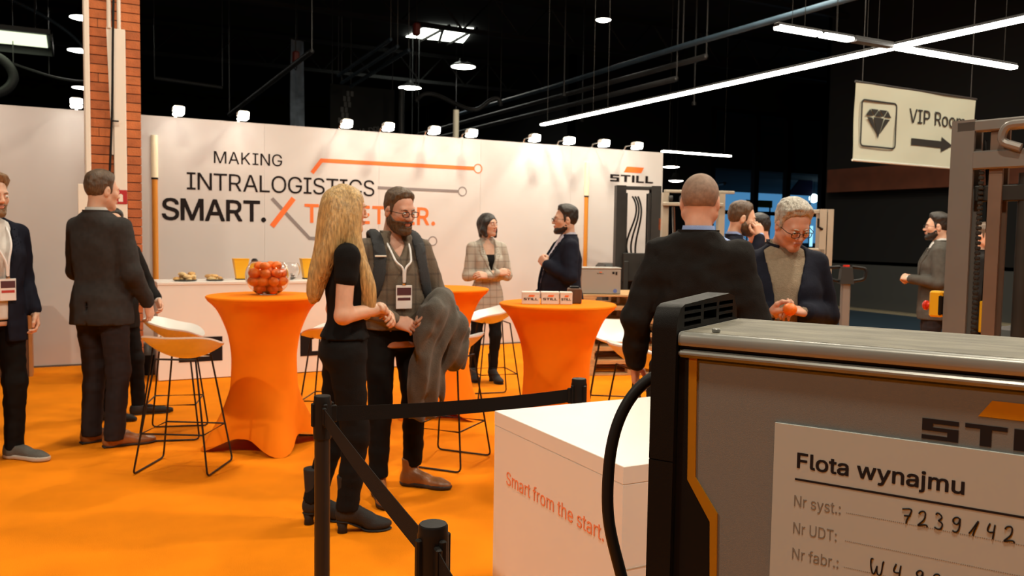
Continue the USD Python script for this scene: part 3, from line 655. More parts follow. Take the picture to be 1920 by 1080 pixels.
def bay_lamp(x, y, z, lab, group=None, r=.27, light=True, power=1.0):
    t = thing('bay_lamp', lab, 'lamp', (x, y, z), 0, group)
    obj('reflector', lathe([(0, .22), (.09, .22), (.12, .14), (r, .035), (r, 0), (r - .012, 0), (r - .012, .03), (.1, .13), (0, .14)], 32), DARKM, t, smooth=40)
    obj('diffuser', lathe([(0, -.035), (r * .6, -.03), (r - .014, -.005), (r - .014, .02), (0, .02)], 32), BAYGLOW, t, smooth=40)
    obj('rod', tube([(0, 0, .2), (0, 0, 7.4 - z)], .008, 6), DARKM, t)
    if light:
        d = UsdLux.DiskLight.Define(stage, str(t.GetPath()) + '/light'); d.CreateRadiusAttr(r * .9); d.CreateIntensityAttr(HIGHBAY * power); d.CreateColorAttr(Gf.Vec3f(*WARM)); d.AddTranslateOp().Set((0, 0, -.045))
bays = [(9.33, 25.1, 6, 'round hall lamp left of the bright skylight bottom, above the thin pole', .36), (9.4, 21.2, 6, 'round hall lamp just below the bright skylight', .34), (9.87, 15.1, 6, 'round hall lamp near the top edge, right of centre', .17),
        (.21, 24.5, 6, 'round hall lamp behind the column, upper middle of four', .30), (.24, 20.7, 6, 'round hall lamp behind the column, topmost of four', .27), (.30, 30.9, 6, 'round hall lamp behind the column, lowest of the hall lamps', .30),
        (17.1, 22, 3.76, 'round hall lamp right of the booth wall end, upper of two', .27), (15.73, 20, 3.16, 'round hall lamp right of the booth wall end, lower of two', .22),
        (13.9, 35, 4.55, 'small warm hall lamp above the wall, upper left of the pair', .30), (12.6, 32, 4.5, 'small warm hall lamp above the wall, right of the pair', .22)]
for x, y, z, l, r in bays: bay_lamp(x, y, z, l, r=r, light=False)
for i, (x, y, k) in enumerate([(.25, 6.4, .45), (4.6, 7.8, 1), (4.9, 2.6, 1.1), (.25, 0.2, 1), (4.9, -2.8, 1), (8.2, 8.2, .9), (9.5, 3.6, .8), (9.5, -1.6, .8), (-4.4, 2.6, 1.4)]):
    bay_lamp(x, y, 6.0, 'round hall lamp of the same kind above the booth, beyond the top edge', 'hall lamps above the picture', power=k)

# skylight, fluorescent fitting, pipes and trays under the ceiling
t = thing('skylight', 'bright daylight patch in the dark hall roof, crossed by a beam', 'skylight', (0, 0, 7.36))
obj('glazing', prism(Polygon([(8.93, 24.4), (9.0, 22.65), (10.25, 22.4), (10.72, 24.2)]), .02), SKYGLOW, t, smooth=False)
for a, b in (((9.45, 22.3), (9.45, 24.6)), ((10.25, 22.2), (10.35, 24.6)), ((9.4, 22.6), (10.0, 24.4))): obj('glazing_bar', tube([(*a, -.03), (*b, -.03)], .045, 6), CEIL, t)
t = thing('fluorescent_fitting', 'boxy fluorescent ceiling fitting at the top left', 'lamp', (0, 0, 5.0))
obj('housing', cat_(box(-2.6, -.30, 18.05, 19.7, .06, .14), box(-.33, -.30, 18.05, 19.7, -.06, .14), box(-2.6, -.30, 19.66, 19.7, -.06, .1)), mat('fitting_grey', (.14, .15, .15), .5), t)
obj('tube_panel', box(-2.6, -.40, 18.2, 19.35, .04, .06), FLUO, t)
for x in (-2.2, -.6): obj('hanger', tube([(x, 18.9, .14), (x, 18.9, 2.4)], .012, 6), PIPE, t)
def run(name, lab, cat, pts, r, m, n=8, smooth_=False):
    t = thing(name, lab, cat); obj('run', tube(smooth_path(pts, 10) if smooth_ else pts, r, n), m, t, smooth=True)
    p = np.array(pts)
    for q in ([p[0], p[-1]] if len(p) < 4 else [p[0], p[len(p) // 2], p[-1]]): obj('hanger', tube([(*q[:2], q[2]), (*q[:2], 7.4)], .01, 5), PIPE, t)
run('ceiling_duct', 'pale looped ventilation hose at the left edge', 'hose', [(-2.6, 19, 4.55), (-1.7, 19, 4.72), (-1.15, 19, 4.66), (-.98, 19, 4.35), (-1.15, 19, 4.08), (-1.7, 19, 4.05), (-2.2, 19.1, 4.12)], .09, PIPE, 10, True)
run('ceiling_cable', 'thin bluish cable arching over the fluorescent fitting', 'cable', [(-2.6, 19.5, 6.0), (-1.5, 19.5, 6.05), (-.6, 19.5, 5.75), (.2, 19.6, 5.2), (.32, 19.6, 4.2)], .035, BLUEPIPE, 6, True)
run('ceiling_cable', 'thin grey cable sagging below the fluorescent fitting', 'cable', [(-2.6, 20, 4.85), (-1.4, 20, 4.88), (-.4, 20, 4.6), (.3, 20, 4.55)], .03, PIPE, 6, True)
run('ceiling_rail', 'grey rail rising to the banner, above the slogan', 'rail', [(2.98, 18.94, 3.95), (3.40, 13.6, 4.36)], .045, PIPE)
for i, (a, b, l) in enumerate((((5.52, 19.6, 5.13), (5.30, 15.3, 5.10), 'upper of three parallel bluish trays left of the skylight'), ((5.60, 19.6, 4.97), (5.40, 15.2, 4.96), 'middle of three parallel bluish trays left of the skylight'), ((5.82, 19.6, 4.91), (5.62, 15.2, 4.92), 'lowest of three parallel bluish trays left of the skylight'))):
    run('cable_tray', l, 'tray', [a, b], .04, BLUEPIPE)
run('cable_tray', 'long bluish tray climbing to the right above the light strip', 'tray', [(9.55, 22, 4.82), (9.45, 16.5, 4.78), (9.0, 11.36, 4.66), (8.9, 7.2, 4.6)], .05, BLUEPIPE)
run('ceiling_pipe', 'dusty pipe under the bluish tray, upper of two long pipes', 'pipe', [(9.2, 24, 4.45), (9.2, 11, 4.45)], .05, PIPE)
run('ceiling_pipe', 'dusty pipe under the bluish tray, lower of two long pipes', 'pipe', [(9.0, 24, 4.15), (9.0, 11.5, 4.15)], .05, PIPE)
run('ceiling_pipe', 'pale pipe bent like a hook above the arm lamps', 'pipe', [(7.23, 19.04, 4.61), (8.2, 18.6, 4.52), (8.55, 18.35, 4.46), (8.75, 18.3, 4.62), (8.95, 18.2, 4.72), (9.05, 18.2, 4.55)], .05, PIPE, 8, True)
run('ceiling_pipe', 'dark pipe crossing behind the top of the brick column', 'pipe', [(1.6, 20, 4.75), (3.0, 20, 4.68)], .04, PIPE)
for x, y, z, h, l, w in ((5.25, 12.09, 2.0, 1.40, 'short pale pole sticking up behind the booth wall', .045), (6.93, 19.2, 0, 4.9, 'tall thin grey pole standing far behind the booth wall', .07)):
    t = thing('pole', l, 'pole', (x, y, 0)); obj('shaft', mv(trimesh.creation.cylinder(w, z + h, sections=14), (0, 0, (z + h) / 2)), mat('pale_pole', (.5, .46, .36), .5) if z else PIPE, t); obj('foot', disc(w * 3, 0, .02, 16), PIPE, t)
t = thing('hanging_banner', 'narrow blue-grey banner hanging far behind the slogan', 'banner', (4.76, 20.4, 0), 12)
V = []; 
for i in range(13):
    z = 3.6 + i * .20
    for j in range(9): V.append((-.17 + j * .0425, .025 * math.sin(j * 1.3 + i * .35), z))
F = [[i * 9 + j, i * 9 + j + 1, (i + 1) * 9 + j + 1] for i in range(12) for j in range(8)] + [[i * 9 + j, (i + 1) * 9 + j + 1, (i + 1) * 9 + j] for i in range(12) for j in range(8)]
m = trimesh.Trimesh(V, F, process=False); m2 = m.copy(); m2.vertices[:, 1] += .006; m2.faces = m2.faces[:, ::-1]
obj('cloth', cat_(m, m2), mat('banner_blue', (.34, .42, .52), .8, var=.35, vscale=3), t, smooth=True); obj('top_bar', tube([(-.2, 0, 6.02), (.2, 0, 6.02)], .015, 6), PIPE, t); obj('hanger', tube([(0, 0, 6.02), (0, 0, 7.4)], .01, 5), PIPE, t)
t = thing('dark_sign', 'dark hanging sign with grey chequers and lettering behind the lamps', 'sign', (5.7, 20.0, 0), 0)
obj('board', box(-.25, 1.35, .03, .06, 3.3, 5.0), CEIL, t)
DIMG = mat('dim_grey', (.16, .155, .15), .7)
obj('chequers', cat_(*[box(.10 * i + .12 + .05 * (k % 2) - .06 * (6 - k) * .5, .10 * i + .19 + .05 * (k % 2) - .06 * (6 - k) * .5, .02, .03, 4.1 + .13 * k, 4.1 + .13 * k + .12) for k in range(6) for i in range(2)]), DIMG, t)
m = mv(upright(text_fit('NA DRUNA', .95, .17, .01)), (0, 0, 0), ry=-12); m.apply_translation((.40, .02, 3.80)); obj('lettering', m, DIMG, t, smooth=False)
for x in (-.2, 1.3): obj('hanger', tube([(x, .045, 5.0), (x, .045, 7.4)], .01, 5), PIPE, t)
# roof trusses and a few drop rods: the black clutter overhead
TR = mat('roof_steel', (.012, .012, .012), .6)
for y, l in ((13.5, 'dark roof truss over the booth wall, nearest'), (19.0, 'dark roof truss beyond the booth wall, second'), (26.0, 'dark roof truss far behind, third')):
    t = thing('roof_truss', l, 'truss', (0, y, 0)); 
    obj('top_chord', box(-14, 34, -.06, .06, 7.2, 7.32), TR, t); obj('bottom_chord', box(-14, 34, -.06, .06, 6.35, 6.45), TR, t)
    obj('web', cat_(*[tube([(x, 0, 6.4), (x + .8, 0, 7.25), (x + 1.6, 0, 6.4)], .03, 6) for x in np.arange(-14, 33, 1.6)]), TR, t)
for x, y, z, l in ((8.3, 14.0, 4.2, 'thin drop rod above the right wall lamps'), (10.2, 12.5, 4.0, 'thin drop rod left of the upper cross strip'), (10.9, 17.5, 4.3, 'thin drop rod far above the light strip')):
    t = thing('drop_rod', l, 'rod', (x, y, 0)); obj('rod', tube([(0, 0, z), (0, 0, 7.4)], .016, 6), TR, t); obj('weight', disc(.04, z - .06, z, 10), TR, t)
for x, y, z, l in ((4.05, 17.5, 4.9, 'small red hoist hanging left, near the three bluish trays'), (6.0, 15.8, 5.35, 'small red hoist hanging left of the skylight')):
    t = thing('chain_hoist', l, 'hoist', (x, y, z)); obj('body', cbox(-.07, .07, -.07, .07, 0, .24, .03), mat('hoist_red', (.20, .022, .012), .5), t); obj('chain', tube([(0, 0, .24), (0, 0, 7.4 - z)], .012, 5), TR, t); obj('hook', tube([(0, 0, 0), (.02, 0, -.08), (0, 0, -.14), (-.03, 0, -.1)], .01, 6), TR, t)

# ------------------------------------------------------------------ hanging sign
t = thing('hanging_sign', 'white hanging banner with diamond icon reading VIP Room', 'banner', (7.417, 6.432, 0), 1.4)
CLOTHW = mat('banner_white', (.58, .62, .51), .75, bump=.15, bscale=6)
nx_, nz_ = 40, 16; V = []; 
for i in range(nx_ + 1):
    for j in range(nz_ + 1):
        u, v = i / nx_, j / nz_; w = .006 * math.sin(6 * u + 3 * v) + .003 * math.sin(14 * u - 9 * v); V.append((2.08 * u, w, 2.357 + (.83) * v))
F = []
for i in range(nx_):
    for j in range(nz_): a = i * (nz_ + 1) + j; b = a + nz_ + 1; F += [[a, b, b + 1], [a, b + 1, a + 1]]
m = trimesh.Trimesh(V, F, process=False); m2 = m.copy(); m2.vertices[:, 1] += .004; m2.faces = m2.faces[:, ::-1]
obj('cloth', cat_(m, m2), CLOTHW, t, smooth=True)
obj('top_bar', tube([(-.01, 0, 3.187), (2.09, 0, 3.187)], .012, 8), PIPE, t); obj('bottom_bar', tube([(-.01, 0, 2.357), (2.09, 0, 2.357)], .012, 8), mat('hem_white', (.7, .72, .66), .6), t)
for u in (.1, 1.98): obj('suspension_wire', tube([(u, 0, 3.19), (u, 0, 7.4)], .004, 5), PIPE, t)
PR = mat('banner_print', (.025, .024, .022), .7)
rr_ = lambda x0, z0, x1, z1, r: sbox(x0 + r, z0 + r, x1 - r, z1 - r).buffer(r, 8)
fr = rr_(.085, 2.506, .665, 3.013, .05); obj('icon_frame', upright(prism(fr.difference(fr.buffer(-.018)), .003), (0, -.0115, 0)), PR, t, smooth=False)
dia = union_all([Polygon([(.17, 2.83), (.27, 2.83), (.36, 2.63)]).buffer(-.006), Polygon([(.285, 2.83), (.45, 2.83), (.3675, 2.61)]), Polygon([(.465, 2.83), (.565, 2.83), (.375, 2.63)]).buffer(-.006), Polygon([(.165, 2.845), (.225, 2.915), (.28, 2.845)]), Polygon([(.24, 2.918), (.36, 2.918), (.295, 2.85)]), Polygon([(.31, 2.845), (.3675, 2.91), (.43, 2.845)]), Polygon([(.375, 2.918), (.50, 2.918), (.445, 2.85)]), Polygon([(.46, 2.845), (.512, 2.915), (.57, 2.845)])])
obj('diamond_icon', upright(prism(dia, .003), (0, -.0115, 0)), PR, t, smooth=False)
obj('lettering', upright(text_fit('VIP Room', 1.0, .155, .003, track=False), (.876, -.0115, 2.822)), PR, t, smooth=False)
obj('arrow', upright(prism(union_all([sbox(.93, 2.575, 1.50, 2.652), Polygon([(1.46, 2.53), (1.66, 2.613), (1.46, 2.70)])]), .003), (0, -.0115, 0)), PR, t, smooth=False)

# ------------------------------------------------------------------ fork trucks and pallets
def channel(x, y, w, d, z0, z1, open_=1, th=.014):
    """upright U section, open towards +x (1) or -x (-1)"""
    a = box(x, x + w, y, y + d, z0, z1); c = box(x + (th if open_ > 0 else -.1), x + (w + .1 if open_ > 0 else w - th), y + th, y + d - th, z0 - .1, z1 + .1)
    return trimesh.boolean.difference([a, c], engine='manifold')
t = thing('stacker_mast', 'grey stacker mast with emergency stop box at the right edge', 'fork truck', (3.512, 2.506, 0), -80)
obj('outer_upright', channel(0, 0, .10, .085, .05, 2.04, 1), GREYM, t); obj('outer_upright', channel(.66, 0, .10, .085, .05, 2.04, -1), GREYM, t)
obj('inner_upright', channel(.16, .02, .055, .07, .08, 1.99, 1), mat('mast_bronze', (.20, .135, .10), .4, metal=.3, var=.1), t); obj('inner_upright', channel(.545, .02, .055, .07, .08, 1.99, -1), _m['mast_bronze'], t)
obj('top_crossbar', cbox(.02, .74, .0, .05, 1.985, 2.035, .006), GREYM, t); obj('upper_crossbar', cbox(.095, .665, -.004, .03, 1.82, 1.90, .006), GREYM, t); obj('dark_crossbar', cbox(.095, .665, .03, .07, 1.68, 1.75, .005), DARKM, t)
obj('hook_bracket', tube(fillet([(.30, -.02, 1.90), (.22, -.03, 1.93), (.24, -.03, 2.0), (.36, -.03, 2.0)], .03), .018, 8), GREYM, t)
obj('cylinder', mv(trimesh.creation.cylinder(.036, 1.7, sections=20), (.30, .07, .95)), DARKM, t, smooth=40); obj('cylinder', mv(trimesh.creation.cylinder(.036, 1.7, sections=20), (.46, .07, .95)), DARKM, t, smooth=40)
obj('lift_chain', cat_(*[cbox(.118, .142, .012, .024, z, z + .016, .004) for z in np.arange(.3, 1.9, .022)]), DARKM, t); obj('lift_chain', cat_(*[cbox(.618, .642, .012, .024, z, z + .016, .004) for z in np.arange(.3, 1.9, .022)]), DARKM, t)
obj('hose', tube(smooth_path([(.125, .05, 1.95), (.15, .06, 1.6), (.14, .06, 1.0), (.15, .07, .4)], 8), .010, 8), BLACK, t, smooth=True)
obj('base_beam', cbox(-.02, .78, .0, .2, .02, .14, .01), DARKM, t); obj('body', cbox(.05, .71, .22, .85, .12, 1.1, .03), DARKM, t)
eb = obj('stop_box', cbox(-.062, -.004, -.012, .035, 1.155, 1.275, .008), YELLOW, t); obj('stop_button', mv(lathe([(0, 0), (.012, 0), (.012, .012), (.022, .016), (.022, .026), (.014, .034), (0, .035)], 20), (-.062, .01, 1.205), ry=-90), mat('stop_red', (.60, .03, .015), .35), eb, smooth=40); obj('black_panel', cbox(-.018, -.003, -.015, .03, 1.165, 1.255, .004), BLACK, eb)
obj('yellow_guard', cbox(.142, .158, .03, .05, 1.10, 1.24, .004), YELLOW, t)

t = thing('reach_truck', 'dark fork truck with tall double mast in front of the maker logo', 'fork truck', (5.94, 8.70, 0), -22)
for x, o in ((0, 1), (.44, -1)):
    obj('mast_upright', channel(x, 0, .12, .14, .05, 2.13, o), DARKM, t); obj('inner_upright', channel(x + (.105 if o > 0 else -.035), .03, .04, .1, .1, 2.04, o), DARKM, t)
obj('top_crossbar', cbox(.0, .56, .06, .12, 2.08, 2.125, .006), DARKM, t); obj('low_crossbar', cbox(.0, .56, .06, .12, .12, .28, .006), DARKM, t)
obj('carriage', cbox(.09, .43, -.06, .0, .95, 1.30, .01), DARKM, t)
for x in (.09, .30): obj('fork', cat_(cbox(x, x + .06, -.09, -.06, .06, 1.2, .006), cbox(x, x + .06, -.30, -.06, .04, .075, .006)), DARKM, t)
for k, x in enumerate((.22, .255, .29)): obj('hose', tube(smooth_path([(x, .1, 2.0), (x + .03, .04, 1.75), (x - .05 + .02 * k, .06, 1.5), (x, .08, 1.2)], 8), .012, 8), BLACK, t, smooth=True)
obj('orange_lamp', cbox(.525, .565, .0, .05, 1.58, 1.74, .008), LOGO_ORANGE, t)
obj('chassis', cbox(-.10, .50, .22, .8, .12, 1.15, .04), DARKM, t)
for x in (-.1, .5): obj('wheel', mv(trimesh.creation.cylinder(.13, .08, sections=24), (x, .5, .135), ry=90), BLACK, t)
t = thing('beige_stacker', 'beige stacker crosshead with rollers beside the bald man head', 'fork truck', (6.88, 9.01, 0), -23)
obj('crosshead', cbox(0, .82, .0, .05, 1.915, 1.96, .006), BEIGE, t); obj('upper_bar', cbox(.05, 1.0, .1, .15, 2.09, 2.13, .006), BEIGE, t)
for x in (.02, .78): obj('upright', channel(x, .06, .08, .12, .05, 2.09, 1), BEIGE, t)
for k in range(4): obj('roller', mv(trimesh.creation.cylinder(.045, .05, sections=16), (.12 + .16 * k, .08, 2.01), ry=90), DARKM, t)
obj('chassis', cbox(-.02, .9, .25, .8, .1, .9, .04), DARKM, t); obj('chain', tube([(.15, .02, 1.9), (.18, .03, 1.4)], .02, 6), CHROME, t)
t = thing('beige_stacker', 'beige double mast stacker standing behind the grey-haired man', 'fork truck', (6.06, 5.91, 0), -27)
for x, w in ((.245, .065), (.32, .055)): obj('upright', channel(x, .0, w, .1, .05, 1.79, 1), BEIGE, t)
obj('upright', channel(-.12, 0, .06, .1, .05, 1.79, -1), BEIGE, t)
obj('top_crossbar', cbox(-.12, .31, .02, .07, 1.745, 1.785, .006), BEIGE, t); obj('middle_crossbar', cbox(-.12, .31, .0, .06, 1.36, 1.42, .01), BEIGE, t); obj('cylinder', mv(trimesh.creation.cylinder(.03, 1.2, sections=16), (.10, .05, .75)), CHROME, t)
obj('chassis', cbox(-.2, .45, .15, .8, .1, .85, .04), DARKM, t); obj('hook', tube([(.27, .0, 1.6), (.22, -.03, 1.62), (.22, -.03, 1.7)], .012, 6), BLACK, t)
t = thing('pallet_truck', 'dark pallet truck handle with red button by the grey partition', 'pallet truck', (5.66, 4.93, 0), -35)
obj('tiller_head', tapered(.11, .08, .10, .08, 1.14, 1.28), DARKM, t); obj('red_button', disc(.026, 1.28, 1.295, 16), mat('stop_red', (.6, .03, .015)), t)
obj('grip', tube(fillet([(.05, 0, 1.16), (.15, 0, 1.18), (.16, 0, 1.27), (.05, 0, 1.28)], .03), .013, 8), BLACK, t, smooth=True); obj('grip', tube(fillet([(-.05, 0, 1.16), (-.15, 0, 1.18), (-.16, 0, 1.27), (-.05, 0, 1.28)], .03), .013, 8), BLACK, t, smooth=True)
obj('tiller', cbox(-.035, .035, -.03, .03, .5, 1.15, .01), GREYM, t); obj('chassis', cbox(-.2, .2, -.1, .3, .1, .72, .04), GREYM, t)
for x in (-.2, .2): obj('fork', cbox(x - .07, x + .07, .3, .62, .05, .1, .01), GREYM, t)
obj('wheel', mv(trimesh.creation.cylinder(.1, .06, sections=20), (0, .2, .1), ry=90), BLACK, t)
t = thing('white_plinth', 'small white plinth right of the grey-haired man', 'plinth', (5.05, 4.69, 0), -27)
obj('body', cbox(0, .16, 0, .36, .012, .975, .003), WHITE, t); obj('lid', cbox(-.002, .162, -.002, .362, .976, 1.01, .003), WHITE, t)

# pallets with the grey case
PX, PY = 4.80, 7.58
for k in range(6):
    t = thing('pallet', ['lowest wooden pallet of the stack under the grey case', 'second wooden pallet from the floor in the stack', 'third wooden pallet from the floor in the stack', 'third wooden pallet from the top of the stack', 'second wooden pallet from the top of the stack', 'topmost wooden pallet carrying the grey case'][k], 'pallet', (PX, PY, .012 + k * .1445), -18)
    for i in range(5): obj('deck_board', cbox(-.02, 1.18, i * .175, i * .175 + .12, .122, .144, .003), WOOD, t, smooth=False)
    for x in (0, .5, 1.0): obj('cross_board', cbox(x - .02, x + .13, 0, .82, .100, .122, .003), WOOD, t, smooth=False)
    for y in (0, .36, .70):
        for x in (0, .5, 1.0): obj('block', cbox(x - .01, x + .12, y, y + .11, .022, .100, .004), WOOD, t, smooth=False)
        obj('bottom_board', cbox(-.02, 1.18, y, y + .11, 0, .022, .003), WOOD, t, smooth=False)
t = thing('grey_case', 'grey case with small maker mark on top of the pallets', 'case', (4.80, 7.66, .882), -22)
CASEG = mat('case_grey', (.30, .28, .25), .5)
obj('case_body', cbox(0, .43, 0, .22, .0, .265, .008), CASEG, t); obj('case_lid', cbox(-.004, .434, -.004, .224, .266, .285, .006), CASEG, t)
la, lb = maker_logo(.010, .001); obj('maker_lettering', upright(la, (.17, -.001, .215)), INK, t, smooth=False); obj('maker_bar', upright(lb, (.17, -.001, .216)), LOGO_ORANGE, t, smooth=False)
obj('dark_mark', upright(prism(union_all([sbox(.335, .215, .36, .24), sbox(.37, .205, .39, .24)]), .001), (0, -.001, 0)), INK, t, smooth=False); obj('blue_sticker', upright(prism(Point(.37, .035).buffer(.022), .001), (0, -.001, 0)), mat('blue_print', (.10, .16, .42), .5), t, smooth=False)

# ------------------------------------------------------------------ seen through the glass front
t = thing('pendant_lamp', 'bright bluish lamp seen through the glass front, at its right', 'lamp', (28.8, 27, 3.3)); obj('globe', trimesh.creation.icosphere(3, .19), emitter('teal_glow', (.65, .95, 1.0), 9.0), t, smooth=True); obj('cord', tube([(0, 0, .18), (0, 0, .75)], .012, 5), BLACK, t)
t = thing('light_column', 'pale blue lit column seen through the glass front, low at the right', 'light', (28.7, 27, 0)); obj('glow', cbox(-.10, .10, -.05, .05, 1.2, 2.1, .02), emitter('blue_glow', (.35, .75, 1.0), 1.6), t); obj('foot', cbox(-.12, .12, -.06, .06, 0, 1.2, .02), BLACK, t)
t = thing('green_sign', 'dull green sign behind the glass front', 'sign', (23.1, 25, 0)); obj('board', cbox(0, 1.35, 0, .05, 2.72, 3.0, .01), mat('sign_green', (.10, .19, .05), .6), t)
for x in (.1, 1.25): obj('sign_post', tube([(x, .03, 0), (x, .03, 2.75)], .03, 6), BLACK, t)
t = thing('purple_canopy', 'dark purple canopy behind the glass front at the right', 'canopy', (27.2, 27, 0)); obj('cloth', prism(Polygon([(0, 3.4), (1.2, 4.6), (1.4, 4.5), (1.4, 3.4)]), .1).apply_transform(trimesh.transformations.rotation_matrix(math.pi / 2, (1, 0, 0))), mat('purple_cloth', (.10, .07, .22), .8), t); obj('pole', tube([(1.35, -.05, 0), (1.35, -.05, 4.5)], .03, 6), BLACK, t)
for x, y, z, l in ((24.5, 30, 3.7, 'small white lamp behind the glass, higher of two spots'), (25.2, 30, 3.1, 'small white lamp behind the glass, lower of two spots')):
    t = thing('spot_lamp', l, 'lamp', (x, y, z)); obj('bulb', trimesh.creation.icosphere(2, .07), emitter('white_spot', (1, .97, .9), 4.0), t, smooth=True); obj('cord', tube([(0, 0, .06), (0, 0, 4.05 - z)], .012, 5), BLACK, t)
t = thing('outer_pipe', 'pale pipe crossing behind the glass front', 'pipe'); obj('run', tube([(27.3, 34, 3.75), (23.3, 26.5, 3.7)], .07, 8), mat('pale_pipe', (.30, .29, .26), .5), t, smooth=True); obj('hanger', tube([(25.3, 30, 3.7), (25.3, 30, 4.05)], .02, 5), BLACK, t)
# ------------------------------------------------------------------ people
SKIN = mat('skin', (0.60, 0.345, 0.235), rough=0.5, var=0.10, vscale=14, sss=0.12)
SKIN2 = mat('skin_ruddy', (0.56, 0.29, 0.20), rough=0.5, var=0.12, vscale=14, sss=0.12)
LIP = mat('lip', (0.46, 0.17, 0.13), rough=0.45)
EYEW = mat('eye_white', (0.75, 0.72, 0.68), rough=0.25)
IRIS = mat('iris', (0.04, 0.03, 0.025), rough=0.2)
def hairmat(name, c): return mat(name, c, rough=0.45, var=0.45, vscale=18, stretch=(6, 6, 1), bump=0.5, bscale=30)
def Rm(yaw=0, pitch=0, roll=0):
    """yaw clockwise seen from above (to the person's right), pitch positive = chin down, roll positive = to own right"""
    y, p, r = map(math.radians, (-yaw, -pitch, roll))
    Rz = np.array([[math.cos(y), -math.sin(y), 0], [math.sin(y), math.cos(y), 0], [0, 0, 1]])
    Rx = np.array([[1, 0, 0], [0, math.cos(p), -math.sin(p)], [0, math.sin(p), math.cos(p)]])
    Ry = np.array([[math.cos(r), 0, math.sin(r)], [0, 1, 0], [-math.sin(r), 0, math.cos(r)]])
    return Rz @ Rx @ Ry
def tf(m, R, t):
    m = m.copy(); m.vertices = m.vertices @ np.asarray(R).T + np.asarray(t); return m
def stack3(R, t):
    T = np.eye(4); T[:3, :3] = R; T[:3, 3] = t; return T

def head_field(fem=False, h=.005, heavy=0.0):
    f = Field((-.12, -.15, -.24), (.12, .15, .15), h)
    w = (.94 if fem else 1.0) * (1 + .06 * heavy)
    f.ell((0, -.012, .032), (.075 * w, .098, .090))
    f.ell((0, .026, -.03), (.062 * w, .064, .088), k=.03)
    for s in (-1, 1):
        f.cone((s * .05 * w, -.005, -.055), (s * .012, .066, -.098), .022 + .006 * heavy, .017, k=.03)
        f.ell((s * .042 * w, .056, -.022), (.022, .022, .018), k=.03)
    f.ell((0, .072, -.098), (.022 if not fem else .017, .018, .017), k=.02)
    f.cone((-.036, .079, .024), (.036, .079, .024), .010, .010, k=.022)
    for s in (-1, 1): f.ell((s * .032, .103, .003), (.019, .020, .013), k=.012, cut=True)
    base = f.D.copy()
    f.cone((0, .088, .014), (0, .110, -.026), .007, .012 if not fem else .009, k=.010)
    for s in (-1, 1): f.ell((s * .011, .1, -.031), (.0095, .011, .008), k=.008)
    f.ell((0, .094, -.056), (.022, .010, .0055), k=.008); f.ell((0, .091, -.067), (.019, .010, .006), k=.008)
    f.cone((-.02, .103, -.0612), (.02, .103, -.0612), .0022, .0022, k=.003, cut=True)
    for s in (-1, 1): f.ell((s * .032, .081, .003), (.0155, .0145, .0125), k=.003)
    return f, base

def ears_neck(f, fem, w=1.0):
    for s in (-1, 1):
        f.ell((s * .077 * w, -.010, -.008), (.011, .021, .033), k=.008, rx=-.2)
        f.ell((s * .089 * w, -.004, -.004), (.007, .011, .018), k=.005, cut=True)
    f.cone((0, -.026, -.06), (0, -.040, -.19), .048 if fem else .057, .050 if fem else .060, k=.03)

def hairline(pts):
    P = np.array(pts, float); return lambda y: np.interp(y, P[:, 0], P[:, 1])
SHORT = [(-.14, -.085), (-.07, -.08), (-.045, -.06), (-.03, -.03), (-.012, .022), (.006, .025), (.012, -.02), (.024, -.02), (.034, .04), (.046, .066), (.06, .086), (.08, .098), (.12, .112)]
def short_hair(f, base, side=.006, top=.018, line=SHORT, amp=.004, quiff=0.0, seed=0):
    g = Field.__new__(Field); g.lo, g.h, g.ax = f.lo, f.h, f.ax
    x, y, z = (f.ax[0][:, None, None], f.ax[1][None, :, None], f.ax[2][None, None, :])
    s = np.clip((z - .04) / .07, 0, 1); s = s * s * (3 - 2 * s)
    t = side + (top + quiff * np.clip((y - .0) / .09, 0, 1) - side) * s
    hl = hairline(line)
    t = t * (.22 + .78 * np.clip((z - hl(y)) / .04, 0, 1))
    g.D = (base - t).astype(np.float32)
    g.D = smax(g.D, np.broadcast_to((hl(y) - z) * .75, g.D.shape).astype(np.float32), .008)
    return g.rough(amp, (70, 45, 45), seed).mesh()
def beard_mesh(f, base, t=.006, top=-.045, seed=3, mous=True, back=-.012):
    g = Field.__new__(Field); g.lo, g.h, g.ax = f.lo, f.h, f.ax
    x, y, z = (f.ax[0][:, None, None], f.ax[1][None, :, None], f.ax[2][None, None, :])
    low = np.clip((-.06 - z) / .05, 0, 1)
    D = np.minimum(base, f.D) - (t + .008 * low)
    lim = top + np.clip(.045 - y, 0, .06) * .9          # runs up the cheek towards the ear
    m = np.maximum(np.maximum(z - lim, back - y), -.128 - z)
    lips = np.sqrt((x / .023) ** 2 + ((z + .062) / .012) ** 2) - 1
    m = np.maximum(m, np.where(y > .06, -lips * .012, -1))
    if not mous: m = np.maximum(m, np.where((y > .07), z + .07, -1))
    g.D = smax(D, m, .005).astype(np.float32)
    return g.rough(.003, 90, seed).mesh()
def glasses_mesh(w=.046, hh=.03):
    P = []
    for s in (-1, 1):
        c = np.array([s * .033, .112, .001]); q = []
        for a in np.linspace(0, 2 * np.pi, 20, endpoint=False):
            q.append(c + np.array([np.sign(np.cos(a)) * abs(np.cos(a)) ** .6 * w / 2, -abs(np.cos(a)) * .004, np.sign(np.sin(a)) * abs(np.sin(a)) ** .6 * hh / 2]))
        P.append(tube(q, .0021, 6, closed=True))
        P.append(tube([(s * .056, .108, .008), (s * .074, .09, .008), (s * .080, .02, .004), (s * .083, -.015, -.004)], .002, 6))
    P.append(tube([(-.010, .112, .005), (0, .115, .008), (.010, .112, .005)], .0018, 6))
    return cat_(*P)
